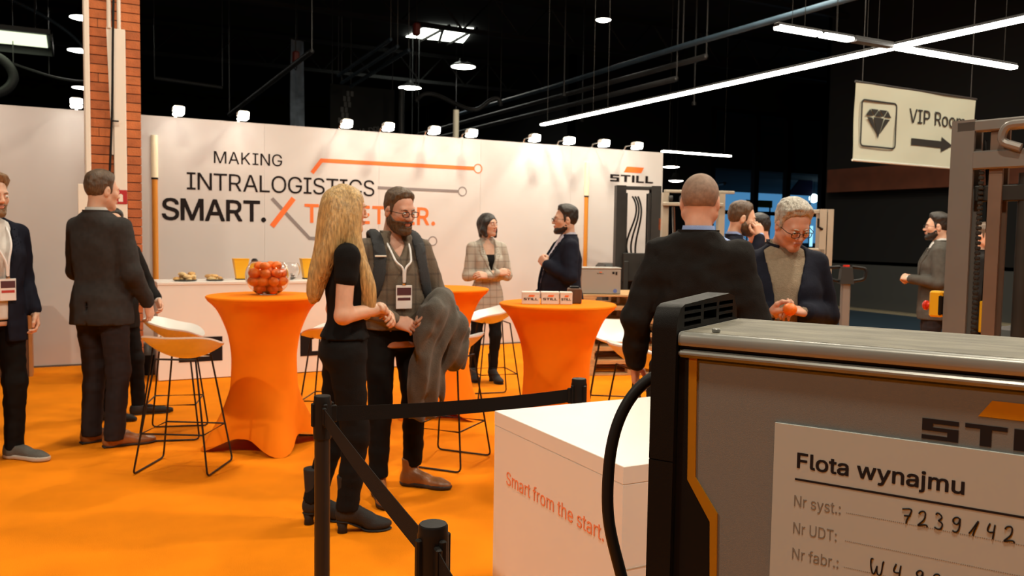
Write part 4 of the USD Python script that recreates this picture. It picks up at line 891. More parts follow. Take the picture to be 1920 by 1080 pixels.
def eyes_brows(parent, R, t, browc, blink=False):
    for s in (-1, 1):
        e = trimesh.creation.icosphere(2, .0118); e.apply_translation((s * .032, .0845, .003))
        op = obj('eye', tf(e, R, t), EYEW, parent, smooth=True)
        i = trimesh.creation.icosphere(2, .0058); i.apply_translation((s * .032, .0912, .002))
        obj('iris', tf(i, R, t), IRIS, op, smooth=True)
        b = tube([(s * .014, .0955, .021), (s * .030, .0955, .0265), (s * .050, .079, .020)], [.0026, .0036, .0018], 6)
        obj('eyebrow', tf(b, R, t), browc, parent, smooth=True)
    l = Field((-.04, .07, -.09), (.04, .12, -.04), .003)
    l.ell((0, .0955, -.056), (.022, .0095, .005)); l.ell((0, .0925, -.067), (.018, .0095, .0055)).cone((-.03, .105, -.0613), (.03, .105, -.0613), .0018, .0018, cut=True)
    obj('lips', tf(l.mesh(), R, t), LIP, parent, smooth=True)

def hand_mesh(side, curl=(25, 30, 20), spread=3, thumb=0.0, h=.0032, scale=1.0):
    """side +1 = right hand: wrist at the origin, fingers along +y, back of the hand +z, thumb towards -x"""
    f = Field((-.1, -.05, -.11), (.1, .2, .06), h)
    f.cone((0, -.03, 0), (0, .012, 0), .026, .027, k=.01, flat=((0, 0, 1), .72))
    for a, b in (((-.024, .03, 0), (-.027, .082, .001)), ((-.008, .02, 0), (-.009, .086, .003)), ((.01, .02, 0), (.010, .083, .002)), ((.024, .02, 0), (.028, .076, -.001))):
        f.cone(a, b, .0145, .0115, k=.014)
    f.ell((0, .045, -.004), (.036, .042, .013), k=.01)
    for bx, by, L, r, sp in ((-.029, .085, .072, .0092, -1.2), (-.0095, .090, .080, .0095, -.3), (.0105, .087, .074, .0090, .5), (.0295, .079, .058, .0080, 1.5)):
        p = np.array([bx, by, 0.0]); a = 0.0; q = [p]; yaw = math.radians(spread * sp)
        for seg, c in zip((.46, .30, .24), curl):
            a += math.radians(c)
            p = p + L * seg * np.array([math.sin(yaw) * math.cos(a), math.cos(yaw) * math.cos(a), -math.sin(a)]); q.append(p)
        f.chain(q, [r, r * .95, r * .88, r * .76], k=.004)
    t0, t1 = np.array([-.026, .022, -.006]), np.array([-.046, .052, -.018 - .012 * thumb])
    t2 = t1 + np.array([-.012 + .02 * thumb, .026, -.006 - .012 * thumb]); t3 = t2 + np.array([.002 + .014 * thumb, .022, -.004])
    f.chain([t0, t1, t2, t3], [.0155, .0125, .0105, .0085], k=.008)
    m = f.mesh(); m.apply_scale(scale)
    if side < 0: m.vertices[:, 0] *= -1; m.faces = m.faces[:, ::-1]
    return m
def hand_frame(d, n):
    d = np.array(d, float); d /= np.linalg.norm(d); n = np.array(n, float); n -= d * (n @ d); n /= np.linalg.norm(n)
    return np.stack([np.cross(d, n), d, n], 1)

def shoe(kind, yaw, at, fem=False):
    """returns {'upper','sole'} in the person's frame; the ankle stands over `at` (x, y); toe along yaw (clockwise from +y)"""
    L = .245 if fem else .285; hb = {'heel': .055}.get(kind, 0.0)
    f = Field((-.09, -.12, -.01), (.09, .26, .34), .007)
    up = {'boot': .17, 'heel': .30, 'dress': .085, 'sneaker': .09, 'pointed': .085}[kind]
    zt = hb
    f.ell((0, -.045, .042 + zt), (.036, .045, .048)); f.cone((0, -.04, .04 + zt), (0, L - .13, .033 + zt * .15), .034, .032, k=.03)
    tw = .046 if kind != 'pointed' else .038
    f.ell((0, L - .12, .026 + zt * .12), (tw, .075 if kind != 'pointed' else .1, .031), k=.03)
    if kind == 'pointed': f.cone((0, L - .1, .025), (0, L - .02, .018), .026, .012, k=.02)
    f.cone((0, -.03, .06 + zt), (0, -.035, up), .042, .044 if kind != 'heel' else .05, k=.03)
    f.cone((0, .02, .075 + zt * .6), (0, .075, .055 + zt * .3), .03, .03, k=.03)
    soleline = lambda y: zt * np.clip((.06 - y) / .1, 0, 1)
    f.mask(lambda x, y, z: (soleline(y) + .004 - z) + 0 * x, k=.004)
    f.mask(lambda x, y, z: z - up + 0 * x + 0 * y)
    s = Field((-.09, -.12, -.02), (.09, .26, .12), .007)
    s.D = None
    s = Field((-.07, -.11, -.007), (.07, .24, .09), .007)
    so = .006
    s.ell((0, -.045, .03 + zt), (.040, .049, .06)); s.cone((0, -.04, .03 + zt), (0, L - .12, .02), .037, .042, k=.02); s.ell((0, L - .12, .02), (tw + .004, .079 if kind != 'pointed' else .1, .04), k=.02)
    if kind == 'pointed': s.cone((0, L - .1, .02), (0, L - .018, .015), .028, .014, k=.02)
    th = {'boot': .028, 'sneaker': .034, 'dress': .016, 'heel': .012, 'pointed': .012}[kind]
    s.mask(lambda x, y, z: np.maximum(z - soleline(y) - th, (soleline(y) if kind == 'heel' else 0) * 1.0 - z + .002) + 0 * x)
    parts = {'upper': f.mesh(), 'sole': s.mesh()}
    if kind == 'heel': parts['heel'] = cat_(lathe([(0, 0), (.026, 0), (.024, .03), (.032, .062), (0, .062)], 20, (0, -.055, 0)))
    if kind in ('dress', 'pointed'): parts['heel'] = cbox(-.03, .03, -.09, -.02, 0, .016, .006)
    R = Rm(yaw)
    return {k: tf(m, R, (at[0], at[1], 0)) for k, m in parts.items()}

def trousers(feet, fit=1.0, h=.011, top=1.04, fem=False, ank=.055, bot=.05, crotch=.84, lean=0.0):
    f = Field((-.32, -.35, 0.0), (.32, .35, top + .03), h)
    f.loft([(crotch, 0, -.01, .10 * fit, .09 * fit), (.92, 0, -.012, (.178 if fem else .17) * fit, .125 * fit), (top - .02, 0, 0, (.14 if fem else .165) * fit, .112 * fit), (top, 0, 0, (.138 if fem else .165) * fit, .112 * fit)])
    for s, (ax, ay) in zip((1, -1), feet):
        hip = np.array([s * .088, -.01, .92]); kn = np.array([(hip[0] + ax) / 2 + s * .005, (hip[1] + ay) / 2 + .03, .50]); an = np.array([ax, ay - .03, bot + .005])
        f.chain([hip, kn, an], [.098 * fit, .070 * fit, ank], k=.03)
    f.mask(lambda x, y, z: bot - z + 0 * x + 0 * y)
    f.rough(.006, (9, 9, 16), 5); f.rough(.004, (10, 10, 30), 9)
    return f.mesh()

def torso_secs(fem=False, belly=0.0, hem=.80, grow=0.0, hemw=0.0):
    b, g = belly, grow
    if fem: S = [(hem, 0, -.005, .185 + hemw, .135), (.92, 0, -.008, .18, .13), (1.1, 0, .005, .135, .105), (1.28, 0, .015, .162, .128), (1.40, 0, -.005, .158, .092), (1.47, 0, -.02, .115, .07), (1.52, 0, -.03, .06, .055)]
    else: S = [(hem, 0, -.004 + b * .3, .188 + hemw, .136 + b), (.95, 0, -.002 + b * .4, .180, .134 + b), (1.1, 0, .012 + b * .45, .168 + b * .4, .118 + b), (1.3, 0, .008, .184, .128 + b * .4), (1.42, 0, -.012, .172, .1), (1.485, 0, -.03, .12, .08), (1.535, 0, -.035, .066, .062)]
    return [(z, cx, cy, rx + g, ry + g) for i, (z, cx, cy, rx, ry) in enumerate(S) if i == 0 or z > hem + .015]

def jacket(arms, hem=.80, fem=False, belly=0.0, h=.011, vee=1.08, vw=.085, open_w=0.0, slv=(.068, .056, .045), cuff=.02, rough=.006, short=False, vent=False, collar=True, grow=0.0, shz=1.425, shx=.165):
    """(jacket mesh, lapel mesh): torso, both sleeves, a cut-out V or open front"""
    ext = np.array([p for a in arms for p in a[:2]])
    lo = np.minimum(ext.min(0) - .1, (-.30, -.24, hem - .02)); hi = np.maximum(ext.max(0) + .1, (.30, .30, 1.57))
    f = Field(lo, hi, h); f.loft(torso_secs(fem, belly, hem, grow), n=2.5)
    for s in (1, -1): f.cone((0, -.025, 1.47), (s * (shx - .02), -.018, shz + .005), .055, .058, k=.05)
    for s, (e, w) in zip((1, -1), arms):
        e, w = np.array(e, float), np.array(w, float); d = (w - e) / np.linalg.norm(w - e)
        sh = np.array([s * shx, -.015, shz])
        f.cone(sh, e, slv[0], slv[1], k=.018)
        if short: continue
        f.cone(e, w - d * cuff, slv[1], slv[2], k=.025)
    body = f.D.copy()
    top = 1.57
    def wdt(z):
        w = vw * np.clip((z - vee) / (1.46 - vee), 0, 1) ** 1.0
        return np.where(z < vee, open_w, np.maximum(w, open_w)) - np.where((z < vee) & (open_w <= 0), .05, 0)
    lapel = None
    if vee:
        f.mask(lambda x, y, z: -np.maximum(np.abs(x) - wdt(z), .02 - y), k=.006)
        g = Field.__new__(Field); g.lo, g.h, g.ax = f.lo, f.h, f.ax
        x, y, z = (f.ax[0][:, None, None], f.ax[1][None, :, None], f.ax[2][None, None, :])
        band = .062 * np.clip((z - vee) / .22, 0, 1) * np.where(z > 1.40, .8, 1)
        ed = wdt(z)
        D = np.maximum(np.maximum(body - .008, -(body + .006)), np.maximum(np.maximum(ed - np.abs(x), np.abs(x) - ed - band), np.maximum(.03 - y, np.maximum(vee - z, z - 1.47))))
        g.D = D.astype(np.float32); lapel = g.mesh() if (g.D < 0).any() else None
    if vent: f.mask(lambda x, y, z: -np.maximum(np.maximum(np.abs(x) - .004, y + .03), z - hem - .2), k=.004)
    f.rough(rough, (8, 8, 14), 21); f.rough(rough * .6, (26, 26, 12), 33)
    return f.mesh(), lapel
def collar_mesh(r=.068, z0=1.475, z1=1.545, open_=.35, tilt=.35, t=.006, cy=-.035, flare=.012):
    """stand-up collar: a strip around the neck, open in front, leaning forward"""
    n = 40; A = np.linspace(open_, 2 * math.pi - open_, n); V = []
    for a in A:
        x, y = math.sin(a), math.cos(a); dip = .030 * max(0, math.cos(a)) ** 1.0
        for rr, zz in ((r + flare, z0 - dip - .01), (r, z1 - dip * 1.1), (r + t, z1 - dip * 1.1 + .002), (r + flare + t * 1.6, z0 - dip - .01)):
            V.append((x * rr, cy + y * rr * .95 + tilt * .0, zz))
    F = []
    for i in range(n - 1):
        for j in range(4):
            a, b, c, d = i * 4 + j, i * 4 + (j + 1) % 4, (i + 1) * 4 + (j + 1) % 4, (i + 1) * 4 + j
            F += [[a, c, b], [a, d, c]]
    F += [[0, 1, 2], [0, 2, 3]]; e = (n - 1) * 4; F += [[e, e + 2, e + 1], [e, e + 3, e + 2]]
    return trimesh.Trimesh(V, F, process=False)

def body_core(arms, hands, fem=False, h=.011, feet=((.1, 0), (-.1, 0)), scale_hand=1.0, arm_r=(.046, .040, .028), shz=1.425, shx=.165, fine=None):
    """torso, limbs, one surface; the hands are set on the wrists"""
    ext = np.array([p for a in arms for p in a[:2]])
    lo = np.minimum(ext.min(0) - .09, (-.26, -.22, .03)); hi = np.maximum(ext.max(0) + .09, (.26, .25, 1.56))
    f = Field(lo, hi, h); S = torso_secs(fem, 0, .86, -.028); f.loft(S, n=2.3)
    for s, (ax, ay) in zip((1, -1), feet):
        f.chain([(s * .085, -.01, .9), ((s * .085 + ax) / 2, ay / 2 + .02, .5), (ax, ay - .03, .09)], [.075, .05, .036], k=.02)
    f.cone((0, -.025, 1.43), (0, -.03, 1.55), .05, .044 if fem else .052, k=.025)
    for s, (e, w) in zip((1, -1), arms):
        f.chain([(s * (shx - .012), -.015, shz), e, w], arm_r, k=.02)
    m = f.mesh(); out = [m]
    for s, (e, w), hd in zip((1, -1), arms, hands):
        if hd is None: continue
        d, nrm = hd[0], hd[1]; R = hand_frame(d, nrm)
        out.append(tf(hand_mesh(s, *hd[2:3] if len(hd) > 2 else ((25, 30, 20),), thumb=hd[3] if len(hd) > 3 else .3, scale=scale_hand), R, np.array(w)))
    return cat_(*out)

def person(label, loc, az, H=1.78, fem=False, head=(0, 0, 0), neck_fwd=0.0, arms=None, hands=(None, None), feet=((.1, .0, 8), (-.1, .0, -8)), hres=.0055,
           skin=None, hair=None, hair_kw=None, hair_fn=None, beard=None, glasses=None, top=None, lower=None, shoes=None, extras=None, heavy=0.0, brow=None, res=.011, group=None, arm_r=(.046, .040, .028)):
    p = thing('person', label, 'person', loc, -az, group); sc = H / 1.78
    def put(name, m, mt, smooth=True, parent=None, **kw):
        if m is None: return None
        m = m.copy(); m.apply_scale(sc); return obj(name, m, mt, parent or p, smooth=smooth, **kw)
    skin = skin or SKIN
    f, base = head_field(fem, hres, heavy)
    fh = Field.__new__(Field); fh.lo, fh.h, fh.ax, fh.D = f.lo, f.h, f.ax, f.D.copy(); ears_neck(fh, fem, .94 if fem else 1.0)
    R = Rm(*head); piv = np.array([0, -.03, -.13]); t = np.array([0, -.035 + neck_fwd, 1.535]) - R @ piv
    Rs, ts = R * sc, t * sc                       # head meshes are scaled with the body
    core = body_core(arms, hands, fem, res, [q[:2] for q in feet], arm_r=arm_r)
    b = cat_(tf(fh.mesh(), R, t), core)
    put('body', b, skin)
    bc = brow or hair or SKIN
    eyes_brows(p, Rs, ts, bc)
    if hair is not None and hair_fn is None:
        obj('hair', tf(short_hair(f, base, **(hair_kw or {})), Rs, ts), hair, p, smooth=True)
    elif hair_fn is not None: hair_fn(p, f, base, R, t, sc)
    if beard is not None: obj('beard', tf(beard_mesh(f, base, **(beard[1] if len(beard) > 1 else {})), Rs, ts), beard[0], p, smooth=True)
    if glasses is not None: obj('glasses', tf(glasses_mesh(), Rs, ts), glasses, p)
    if lower: put('trousers', trousers([q[:2] for q in feet], **lower[1]), lower[0])
    if shoes:
        for q in feet:
            ms = shoe(shoes[0], q[2], q[:2], fem)
            so = put('shoe', ms['upper'], shoes[1])
            put('sole', ms['sole'], shoes[2], parent=so)
            if 'heel' in ms: put('shoe_heel', ms['heel'], shoes[2], parent=so)
    if top: top(put)
    if extras: extras(put, p, R, t, sc)
    return p
# ------------------------------------------------------------------ the people in the photograph
CLOTH = dict(bump=.25, bscale=260, spec=.12)
GREYSUIT = mat('charcoal_suit', (.034, .031, .030), .8, var=.12, vscale=30, **CLOTH); DARKTR = mat('dark_trousers', (.022, .018, .020), .8, var=.1, vscale=30, **CLOTH)
NAVY = mat('navy_jacket', (.009, .0105, .020), .8, var=.15, vscale=25, **CLOTH); BLACKC = mat('black_cloth', (.0065, .006, .006), .85, var=.15, vscale=25, **CLOTH)
BLACKS = mat('black_suit', (.010, .009, .0085), .8, var=.15, vscale=25, **CLOTH); WHITESH = mat('white_shirt', (.62, .60, .57), .75, **CLOTH); BLUESH = mat('blue_shirt', (.28, .36, .62), .75, **CLOTH)
LILAC = mat('pale_striped_shirt', (.50, .47, .55), .75, **CLOTH); BEIGESW = mat('beige_sweater', (.24, .185, .125), .9, var=.1, vscale=60, bump=.5, bscale=180); GREYJ = mat('vip_grey_suit', (.075, .068, .058), .8, var=.1, vscale=30, **CLOTH)
COATG = mat('grey_wool_coat', (.085, .075, .062), .95, var=.15, vscale=20, bump=.4, bscale=160, sheen=.1)
BROWNL = mat('brown_leather', (.24, .10, .035), .38, var=.25, vscale=9, bump=.15, bscale=60); SOLE = mat('dark_sole', (.03, .022, .018), .7); BLKL = mat('black_suede', (.010, .009, .009), .8, bump=.2, bscale=200)
GREYSN = mat('grey_sneaker', (.10, .095, .085), .8, bump=.4, bscale=200); WSOLE = mat('pale_sole', (.48, .45, .40), .6)
def plaid(name, c0, c1, c2, sx=11.0, sz=11.0):
    nodes = {'t': ('texture_coordinate', {}), 's': ('separate_xyz', {}), 'p': ('principled_bsdf', dict(roughness=.85, sheen_weight=.03)), 'n': ('noise_texture', dict(scale=120.0)), 'b': ('bump', dict(strength=.3, distance=.005)),
             'mx': ('math', dict(math_type='multiply', value2=sx)), 'fx': ('math', dict(math_type='fraction')), 'lx': ('math', dict(math_type='less_than', value2=.14)),
             'mz': ('math', dict(math_type='multiply', value2=sz)), 'fz': ('math', dict(math_type='fraction')), 'lz': ('math', dict(math_type='less_than', value2=.14)), 'ad': ('math', dict(math_type='add')), 'h': ('math', dict(math_type='multiply', value2=.5)),
             'r': ('rgb_ramp', dict(ramp=[(0, c0), (.5, c1), (1, c2)]))}
    links = [('t.object', 's.vector'), ('s.x', 'mx.value1'), ('mx.value', 'fx.value1'), ('fx.value', 'lx.value1'), ('s.z', 'mz.value1'), ('mz.value', 'fz.value1'), ('fz.value', 'lz.value1'), ('lx.value', 'ad.value1'), ('lz.value', 'ad.value2'), ('ad.value', 'h.value1'), ('h.value', 'r.fac'), ('r.color', 'p.base_color'), ('n.fac', 'b.height'), ('b.normal', 'p.normal')]
    return usdkit.material(stage, '/World/Looks/' + name, nodes, links, surface='p.BSDF')
PLAID = plaid('brown_check_shirt', (.118, .088, .060), (.085, .063, .045), (.060, .045, .034), 12, 12); CHECK = plaid('grey_check_blazer', (.40, .36, .30), (.30, .265, .22), (.24, .21, .175), 14, 14)
H_BROWN, H_DARK, H_BLOND, H_GREY, H_SHAVE, H_GINGER = hairmat('hair_brown', (.085, .050, .027)), hairmat('hair_dark', (.016, .011, .008)), hairmat('hair_blonde', (.44, .275, .105)), hairmat('hair_grey', (.36, .33, .28)), mat('hair_stubble', (.22, .14, .10), .7, var=.2, vscale=60), hairmat('hair_sandy', (.20, .115, .05))
BADGEW, BADGER, BADGED = mat('badge_white', (.72, .70, .70), .45), mat('badge_red', (.42, .035, .03), .5), mat('badge_maroon', (.075, .02, .028), .5)
HC = (30, 40, 25)

def suit(arms, cj, cs=None, hem=.78, vee=1.08, fem=False, belly=0.0, open_w=0.0, inner_hem=.95, collar=True, tie=None, slv=(.068, .056, .045), vent=False, vw=.085, jcollar=True, lap=True, grow=0.0, h=.011, stand=False, rough=.006):
    def f(put):
        if cs is not None:
            if open_w > 0 or vee: put('shirt', jacket(arms, vee=0, hem=inner_hem, grow=grow - .016, slv=(.052, .043, .034), cuff=.0, fem=fem, belly=belly, rough=.002, h=h)[0], cs)
            if collar: put('shirt_collar', collar_mesh(.062 if not fem else .055, 1.478, 1.556, .30), cs)
        j, l = jacket(arms, hem=hem, vee=vee, vw=vw, fem=fem, belly=belly, open_w=open_w, slv=slv, vent=vent, grow=grow, h=h, rough=rough); put('jacket', j, cj)
        if l is not None and lap: put('lapels', l, cj)
        if jcollar: put('jacket_collar', collar_mesh((.074 if not fem else .065) + grow * .5, 1.455, 1.538 if not stand else 1.555, .55 if not stand else .35, t=.008, flare=-.016), cj)
    return f
def lanyard(put, z=1.10, y=.155, strap=None, red=True, x0=0.0, w=.095, hh=.135):
    st = strap or BADGEW
    for s in (-1, 1):
        q = fillet([(s * .060, -.07, 1.515), (s * .068, .02, 1.490), (s * .060, .095, 1.43), (s * .045 + x0 * .3, y - .008, 1.36), (x0 + s * .006, y + .004, z + hh + .10), (x0 + s * .003, y + .003, z + hh + .015)], .03, 5)
        r = tube(q, .0065, 6); put('lanyard', r, st)
    b = put('badge', cbox(x0 - w / 2, x0 + w / 2, y - .002, y + .003, z, z + hh, .002), BADGEW, smooth=False)
    put('badge_print', cbox(x0 - w * .44, x0 + w * .44, y + .002, y + .0045, z + hh * .58, z + hh * .90, .0005), BADGED, smooth=False, parent=b)
    put('badge_print', cbox(x0 - w * .40, x0 + w * .40, y + .002, y + .0045, z + hh * .36, z + hh * .48, .0005), BADGER if red else BADGED, smooth=False, parent=b)
    put('badge_clip', cbox(x0 - .012, x0 + .012, y - .003, y + .006, z + hh, z + hh + .022, .002), CHROME, parent=b)

FL = .012
# 1 the man at the left edge
arms = [((.235, -.07, 1.15), (.235, .06, .93)), ((-.215, -.06, 1.15), (-.225, .05, .93))]
def ex(put, p, R, t, sc): lanyard(put, 1.02, .150, x0=-.02)
person('man in open navy blazer with red badge, cut by the left edge', (-.455, 6.18, FL), 152, 1.80, head=(-8, 6, 0), arms=arms, hands=(((0, .3, -1), (1, .2, 0), HC, .3), ((0, .3, -1), (-1, .2, 0), HC, .3)), feet=((.12, .0, 10), (-.11, .02, -22)),
       hair=H_GINGER, hair_kw=dict(top=.03, quiff=.018, amp=.006), beard=(H_GINGER, dict(t=.004)), top=suit(arms, NAVY, WHITESH, hem=.76, vee=1.0, open_w=.035, inner_hem=.9), lower=(BLACKC, dict(top=1.0, fit=.97)), shoes=('sneaker', GREYSN, WSOLE), extras=ex)
# 2 the man with his back to us, 3 his partner
arms = [((.232, .0, 1.14), (.225, .16, .93)), ((-.225, .03, 1.14), (-.13, .20, 1.02))]
person('man in charcoal suit seen from behind near the brick column', (.165, 6.40, FL), 42, 1.86, head=(20, 4, 0), arms=arms, hands=(((0, .3, -1), (1, .1, 0), HC, .3), ((.6, .6, -.3), (-.3, .5, 1), HC, .4)), feet=((.12, -.02, 40), (-.10, .03, 28)),
       hair=H_BROWN, hair_kw=dict(top=.022, side=.008), top=suit(arms, GREYSUIT, WHITESH, hem=.80, vee=1.05, vent=True, slv=(.074, .062, .048), grow=.012), lower=(DARKTR, dict(top=.93, fit=1.02, ank=.062)), shoes=('dress', BROWNL, SOLE))
arms = [((.23, .02, 1.14), (.20, .20, .98)), ((-.27, .03, 1.15), (-.25, .20, 1.02))]
person('person in black mostly hidden behind the charcoal suited man', (.29, 7.25, FL), 150, 1.63, head=(30, 0, 0), arms=arms, hands=(((0, .6, -.8), (1, .1, 0), HC, .3), ((0, .6, -.8), (-1, .1, 0), HC, .3)), feet=((.10, .0, -25), (-.20, .02, -60)),
       hair=H_DARK, top=suit(arms, BLACKS, WHITESH), lower=(BLACKC, dict(top=.93, fit=.92)), shoes=('pointed', BLKL, SOLE), res=.014, hres=.007)
# 4 the blonde woman
arms = [((.205, -.04, 1.13), (.075, .175, 1.155)), ((-.205, -.03, 1.13), (-.05, .20, 1.125))]
def blonde_hair(p, f, base, R, t, sc):
    g = Field((-.19, -.26, 1.02), (.19, .17, 1.84), .0062)
    P = lambda q: R @ np.array(q) + t
    g.ell(P((0, -.016, .034)), (.081, .103, .094))
    def lock(pts, rs, k):
        q = smooth_path(pts, 5); r = np.interp(np.linspace(0, 1, len(q)), np.linspace(0, 1, len(rs)), rs); g.chain(q, r, k=k)
    for s in (1, -1):
        lock([P((s * .070, .03, .055)), P((s * .084, .018, -.04)), np.array([s * .098, .035, 1.44]), np.array([s * .110, .080, 1.30]), np.array([s * .112, .088, 1.12])], [.028, .034, .038, .038, .022], .03)
        lock([P((s * .05, -.06, .03)), P((s * .066, -.06, -.06)), np.array([s * .082, -.095, 1.44]), np.array([s * .066, -.128, 1.34]), np.array([s * .04, -.15, 1.20])], [.044, .042, .036, .030, .014], .035)
    lock([P((0, -.075, .03)), P((0, -.085, -.06)), np.array([0, -.115, 1.44]), np.array([0, -.145, 1.32]), np.array([0, -.165, 1.19])], [.046, .044, .037, .032, .015], .035)
    hl = lambda q: q
    fa = P((0, .10, -.02)); d = R @ np.array([0, 1, 0])
    g.cone(fa + d * .05 + np.array([0, 0, .06]), fa + d * .03 - np.array([0, 0, .12]), .058, .062, k=.012, cut=True)
    g.rough(.0035, (60, 60, 1.2), 4, 1); g.rough(.0022, (130, 130, 1.6), 9, 1)
    m = g.mesh(); m.apply_scale(sc); obj('hair', m, H_BLOND, p, smooth=True)
def blonde_top(put):
    j, _ = jacket(arms_b, hem=1.0, vee=0, fem=True, grow=-.012, rough=.003, short=True, slv=(.0, .0, .0))
    f = Field((-.3, -.2, .98), (.3, .2, 1.54), .009); f.loft([r for r in torso_secs(True, 0, 1.0, -.008) if r[0] <= 1.48], n=2.3)
    for s, (e, w) in zip((1, -1), arms_b):
        sh = np.array([s * .165, -.015, 1.425]); e = np.array(e); f.cone((s * .08, -.02, 1.44), sh, .05, .058, k=.03); f.cone(sh, sh + (e - sh) * .34, .060, .060, k=.03)
    f.rough(.004, (14, 14, 18), 3); put('top', f.mesh(), BLACKC)
arms_b = arms
person('blonde woman in black top and black high-heeled boots', (1.20, 4.12, FL), 98, 1.715, fem=True, head=(-6, 4, 0), arms=arms, hands=(((-.9, .4, -.12), (.3, .7, .7), (35, 40, 25), .5), ((.85, .45, -.2), (-.3, .7, .7), (35, 40, 25), .5)), feet=((.10, .03, 4), (-.085, -.12, -4)),
       hair=H_BLOND, hair_fn=blonde_hair, top=blonde_top, lower=(BLACKC, dict(top=1.05, fit=.99, fem=True, ank=.058, bot=.12)), shoes=('heel', BLKL, BLKL), hres=.005, res=.009, arm_r=(.047, .042, .029))
# 5 the bearded man with backpack and coat
arms = [((.262, -.02, 1.13), (.06, .205, 1.03)), ((-.262, .0, 1.16), (-.16, .23, 1.06))]
def ex(put, p, R, t, sc): lanyard(put, 1.095, .168, red=False, x0=.0)
person('bearded man with glasses and checked shirt holding a coat', (1.63, 4.60, FL), 182, 1.735, head=(-20, 13, 2), arms=arms, hands=(((-.9, .45, -.3), (.25, .8, .5), (35, 45, 25), .5), ((.75, .5, -.35), (-.2, .85, .55), (40, 45, 25), .5)), feet=((.125, .13, 6), (-.135, -.02, -48)),
       hair=H_BROWN, hair_kw=dict(top=.018, quiff=.010, side=.005, amp=.004), beard=(H_BROWN, dict(t=.006)), glasses=BLACK, skin=SKIN2,
       top=suit(arms, PLAID, None, hem=.97, vee=1.38, vw=.045, lap=False, jcollar=True, slv=(.070, .058, .046), belly=.015), lower=(BLACKC, dict(top=1.0, fit=.95, ank=.058, bot=.12)), shoes=('boot', BROWNL, SOLE), extras=ex, hres=.0048)
az = -182
t = thing('backpack', 'dark backpack worn by the bearded man', 'backpack', (1.63, 4.60, FL - .02), az)
BPK = mat('backpack_fabric', (.018, .019, .022), .8, bump=.3, bscale=250)
f = Field((-.2, -.36, .98), (.2, -.06, 1.52), .012); f.loft([(1.0, 0, -.20, .13, .07), (1.2, 0, -.215, .15, .085), (1.4, 0, -.205, .14, .07), (1.49, 0, -.19, .08, .04)], n=3); obj('bag', f.mesh(), BPK, t, smooth=True)
for s in (1, -1):
    q = smooth_path([(s * .10, -.13, 1.44), (s * .112, -.06, 1.505), (s * .116, .015, 1.485), (s * .12, .092, 1.40), (s * .132, .124, 1.28), (s * .160, .095, 1.16), (s * .17, -.02, 1.08), (s * .14, -.14, 1.06)], 6)
    f = Field(q.min(0) - .06, q.max(0) + .06, .008); 
    for a, b in zip(q[:-1], q[1:]): f.cone(a, b, .037, .037, k=.004, flat=((0, .7, .7) if a[2] > 1.43 else (s * .35, 1, .15), .2))
    obj('shoulder_strap', f.mesh(), BPK, t, smooth=True)
obj('reflective_tab', mv(cbox(-.032, .032, -.004, .004, 0, .008, .001), (.123, .124, 1.375), rx=-8), PVC, t)
t = thing('wool_coat', 'grey wool coat draped over the forearm of the bearded man', 'coat', (1.645, 4.60, FL - .045), az)
f = Field((-.42, -.12, .48), (.06, .42, 1.28), .0085)
f.chain([(-.26, .02, 1.15), (-.20, .17, 1.13), (-.13, .26, 1.10)], [.072, .078, .066], k=.03)
f.loft([(.50, -.085, .20, .085, .05), (.72, -.095, .22, .105, .055), (.95, -.125, .225, .10, .06), (1.12, -.15, .215, .075, .075)], k=.05, n=2.2)
f.chain([(-.20, .16, 1.14), (-.27, .18, 1.0), (-.29, .17, .86), (-.25, .17, .80)], [.07, .085, .075, .05], k=.04)
f.chain([(-.14, .27, 1.1), (-.09, .28, 1.0), (-.06, .27, .85), (-.08, .25, .66)], [.05, .04, .035, .035], k=.03)
f.chain([(-.30, .10, 1.06), (-.33, .13, .92), (-.31, .14, .78)], [.05, .055, .04], k=.03)
x_, y_, z_ = f.ax[0][:, None, None], f.ax[1][None, :, None], f.ax[2][None, None, :]
f.D += (.011 * np.sin(70 * x_ + 25 * y_ + 5 * np.sin(5 * z_ + 1) + 9 * z_) * np.clip((1.16 - z_) / .15, .15, 1) + .006 * np.sin(31 * y_ - 40 * x_ + 14 * z_)).astype(np.float32)
f.rough(.010, (14, 14, 6), 12, 2)
obj('cloth', f.mesh(), COATG, t, smooth=True)
f2 = Field((-.42, -.1, .9), (.0, .4, 1.26), .008); f2.chain([(-.245, .06, 1.165), (-.285, .155, 1.10), (-.30, .2, 1.0)], [.022, .030, .02], k=.01); f2.rough(.006, (20, 20, 10), 4); obj('lining_fold', f2.mesh(), COATG, t, smooth=True)
